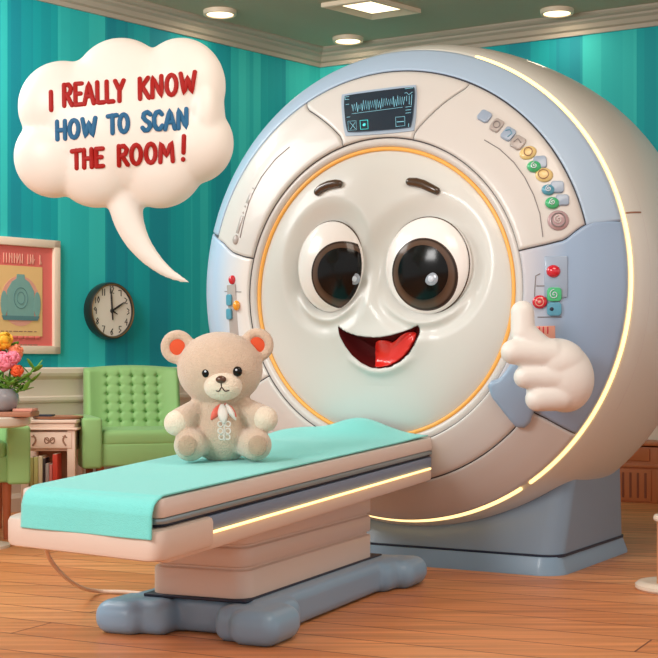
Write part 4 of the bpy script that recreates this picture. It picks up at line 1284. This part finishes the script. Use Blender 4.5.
# things on the side table
tr = lathe('tray', [(0,.0),(.145,0),(.16,.006),(.165,.018),(.158,.018),(.15,.010),(0,.008)], M['brown'], None, n=48)
tr.location = (cx+.035, 9.12, ttop+.0005); tag(tr, 'round brown wooden tray lying on the small side table', 'tray')
bkk = box('magazine', (0,0,.006), (.15,.11,.011), M['dark'], None, .002)
bkk.location = (cx-.055, 9.05, ttop+.0195); tag(bkk, 'thin dark magazine on the brown tray', 'magazine')

# round white table, board, book, vase
rt = thing('round_table', 'round white table cut off at the left edge, carrying the flower vase', 'table', (-1.925, 7.60, 0))
lathe('table_top', [(0,.655),(.27,.655),(.295,.665),(.30,.685),(.295,.706),(.28,.712),(0,.712)], M['whitep'], rt, n=64)
lathe('column', [(0,.02),(.03,.02),(.03,.08),(.022,.3),(.03,.62),(.06,.656),(0,.656)], M['whitep'], rt, n=32)
lathe('foot', [(0,0),(.19,0),(.19,.015),(.05,.035),(0,.035)], M['whitep'], rt, n=48)
bd = box('wooden_board', (0,0,.0135), (.42,.22,.027), M['brown'], None, .004); bd.location = (-1.795, 7.55, .7125)
tag(bd, 'brown wooden board on the round white table, under the vase', 'board')
bk_ = box('book', (0,0,.008), (.105,.15,.016), M['ppink'], None, .003); bk_.location = (-1.640, 7.56, .740)
tag(bk_, 'flat pink book lying on the brown board beside the vase', 'book')
VP = Vector((-1.772, 7.54, .740))
vs = lathe('vase', [(0,0),(.06,0),(.085,.015),(.103,.055),(.098,.09),(.082,.112),(.078,.122),(.072,.122),(.074,.11),(.09,.08),(.09,.05),(.06,.012),(0,.01)], M['vase'], None, n=48)
vs.location = VP; tag(vs, 'round grey glazed vase of flowers on the brown board', 'vase')
def flower(px, py, dy, r, m, label, kind=0, mname='flower'):
    c = P(px, py, 7.54+dy)
    t = thing(mname, label, 'flower', (VP.x+(c.x-VP.x)*.3, VP.y, VP.z+.012), 0, 'flowers in the grey vase')
    o_ = Vector(t.location); bm = bmesh.new(); rg = random.Random(int(px*7+py))
    cen = c-o_; N_ = 46 if kind == 0 else 26
    for i in range(N_):
        z = 1-2*(i+.5)/N_; ph = i*2.39996; q = sqrt(1-z*z); d = Vector((q*cos(ph), q*sin(ph), z))
        if d.y > .55: continue
        pr_ = r*(.36 if kind == 0 else .5); pos_ = cen+d*r*rg.uniform(.62,.80)
        rot = d.to_track_quat('Z', 'Y').to_matrix() @ Matrix.Rotation(rg.uniform(0, 6), 3, 'Z')
        add_ell(bm, pos_, (pr_, pr_*.75, pr_*.32), rot @ Matrix.Rotation(rg.uniform(.2,.7), 3, 'X'), 8)
    obj('blossom', bm, m, t)
    mid = cen*.5+Vector((0,0,.03))
    tube('stem', catmull([Vector((0,0,0)), mid, cen*.93], 5), .0035, M['stem'], t, 6)
flower(3,341,0,.055,M['yellow'],'yellow flower at the top left of the bouquet',1)
flower(-6,352,.02,.05,M['orangered'],'orange flower at the left edge of the bouquet',1)
flower(16,352,.02,.048,M['coral'],'coral rose at the upper right of the bouquet',1)
flower(4,362,-.05,.062,M['pink'],'large pink flower, left of the two in front')
flower(13,358,-.03,.048,M['pink'],'smaller pink flower behind the large pink one')
flower(17,371,-.05,.036,M['orangered'],'small orange flower at the lower right of the bouquet',1)
flower(-10,372,-.03,.05,M['coral'],'coral flower low at the left edge of the bouquet')
bm0 = None
def sprig(px, py, dy, label, n=7, mm='leaf'):
    c = P(px, py, 7.54+dy); t = thing('leafy_sprig', label, 'leafy stem', (VP.x+(c.x-VP.x)*.3, VP.y, VP.z+.012), 0, 'leafy stems in the grey vase')
    cen = c-Vector(t.location); path = catmull([Vector((0,0,0)), cen*.5+Vector((-.01,0,.03)), cen], 6)
    tube('stem', path, .0028, M['stem'], t, 6)
    bm = bmesh.new(); rg = random.Random(int(px*3+py))
    for i in range(n):
        p = path[int(len(path)*(.45+.55*i/n))]; s = 1 if i % 2 else -1
        d = Vector((s*rg.uniform(.5,1), rg.uniform(-.5,.2), rg.uniform(.2,.9))).normalized(); L = rg.uniform(.030,.045)
        rot = d.to_track_quat('X', 'Z').to_matrix()
        add_ell(bm, p+d*L*.8, (L, L*.38, .003), rot @ Matrix.Rotation(rg.uniform(-.9,.9), 3, 'X'), 10)
    obj('leaves', bm, M[mm], t)
sprig(33,381,0,'leafy stem reaching right, low over the vase',8); sprig(36,368,.02,'yellow-green leafy stem reaching furthest right',8)
sprig(22,378,-.05,'leafy stem just right of the front pink flower',8); sprig(8,346,.04,'leafy stem rising behind the yellow flower',9)
sprig(-4,380,-.05,'leafy stem at the front of the bouquet',9); sprig(10,382,-.07,'leafy stem hanging over the vase rim',9); sprig(25,390,-.02,'short leafy stem beside the vase rim',6)

# ------------------------------------------------------------------ wooden cabinet on the right wall
cw = K+WR*3.0+NR*.06
ca = atan2(WR.y, WR.x)
cab = thing('cabinet', 'low orange-brown wooden cabinet with a slatted front against the right wall', 'cabinet', K+WR*3.25+NR*.20, ca)
box('body', (0,0,.20), (1.7,.30,.40), M['cabinet'], cab, .004)
box('top', (0,-.005,.423), (1.74,.33,.026), M['cabinet'], cab, .006)
box('moulding', (0,-.155,.265), (1.71,.02,.025), M['cabinet'], cab, .004)
for k in range(3):
    dw = box('drawer', ((k-1)*.56,-.154,.345), (.50,.014,.09), M['cabinet'], cab, .004)
    tube('handle', [((k-1)*.56-.10,-.176,.345), ((k-1)*.56+.10,-.176,.345)], .007, M['brass'], dw, 8)
    dd = box('slatted_panel', ((k-1)*.56,-.153,.125), (.52,.010,.225), M['cabinet'], cab, .002)
    bm = bmesh.new()
    for i in range(9): add_box(bm, ((k-1)*.56-.22+i*.055, -.160, .125), (.016,.006,.18), .002, 1)
    obj('slats', bm, M['cabinetdk'], dd, auto=40)

# small pedestal stand at the right edge
st = P(674, 590, 6.17)
sd_ = thing('pedestal_stand', 'small stand with round white foot and wooden post at the right edge', 'stand', (st.x, st.y, 0))
lathe('foot', [(0,0),(.158,0),(.168,.010),(.168,.024),(.155,.036),(.125,.040),(.11,.032),(.10,.028),(0,.028)], M['whitep'], sd_, n=56)
lathe('post', [(0,.028),(.074,.028),(.074,.305),(0,.305)], M['postw'], sd_, n=40)
lathe('top', [(0,.300),(.078,.300),(.088,.308),(.090,.318),(.084,.330),(.06,.334),(0,.334)], M['whitep'], sd_, n=48)

# ------------------------------------------------------------------ lights
def area(name, loc, target, sx, sy, e, col):
    l = bpy.data.lights.new(name, 'AREA'); l.shape = 'RECTANGLE'; l.size = sx; l.size_y = sy; l.energy = e; l.color = col
    o = bpy.data.objects.new(name, l); COL.objects.link(o); o.location = loc
    o.rotation_euler = (Vector(target)-Vector(loc)).to_track_quat('-Z', 'Y').to_euler(); return o
area('window_daylight', (-3.6, 1.2, 3.3), (.1, 6.5, .9), 1.7, 1.5, 190, (1,.98,.96))  # area lamp added as soft key and for eye highlights; no window modelled
area('side_window_daylight', (-3.0, 6.6, 3.3), (-.2, 7.2, 1.0), 1.7, 1.7, 95, (1,.98,.96))  # unseen lamp added at upper left for eye highlights, hung inside the room
area('back_daylight', (-2.3, 8.2, 3.5), (-1.6, 9.9, .9), 1.0, 1.0, 38, (1,.97,.94))  # unseen lamp added to brighten the left wall and the chairs
area('ceiling_daylight', (1.0, 4.6, 3.5), (.4, 6.6, .6), 1.6, 1.6, 55, (1,.9,.78))  # unseen lamp added below the closed ceiling as fill from above
w = bpy.data.worlds.new('world'); S.world = w; w.use_nodes = True
bg = w.node_tree.nodes['Background']; bg.inputs[0].default_value = (1.0,.96,.93,1); bg.inputs[1].default_value = .76
S.view_settings.view_transform = 'Standard'; S.view_settings.look = 'None'; S.view_settings.gamma = 1
S.view_settings.exposure = 0
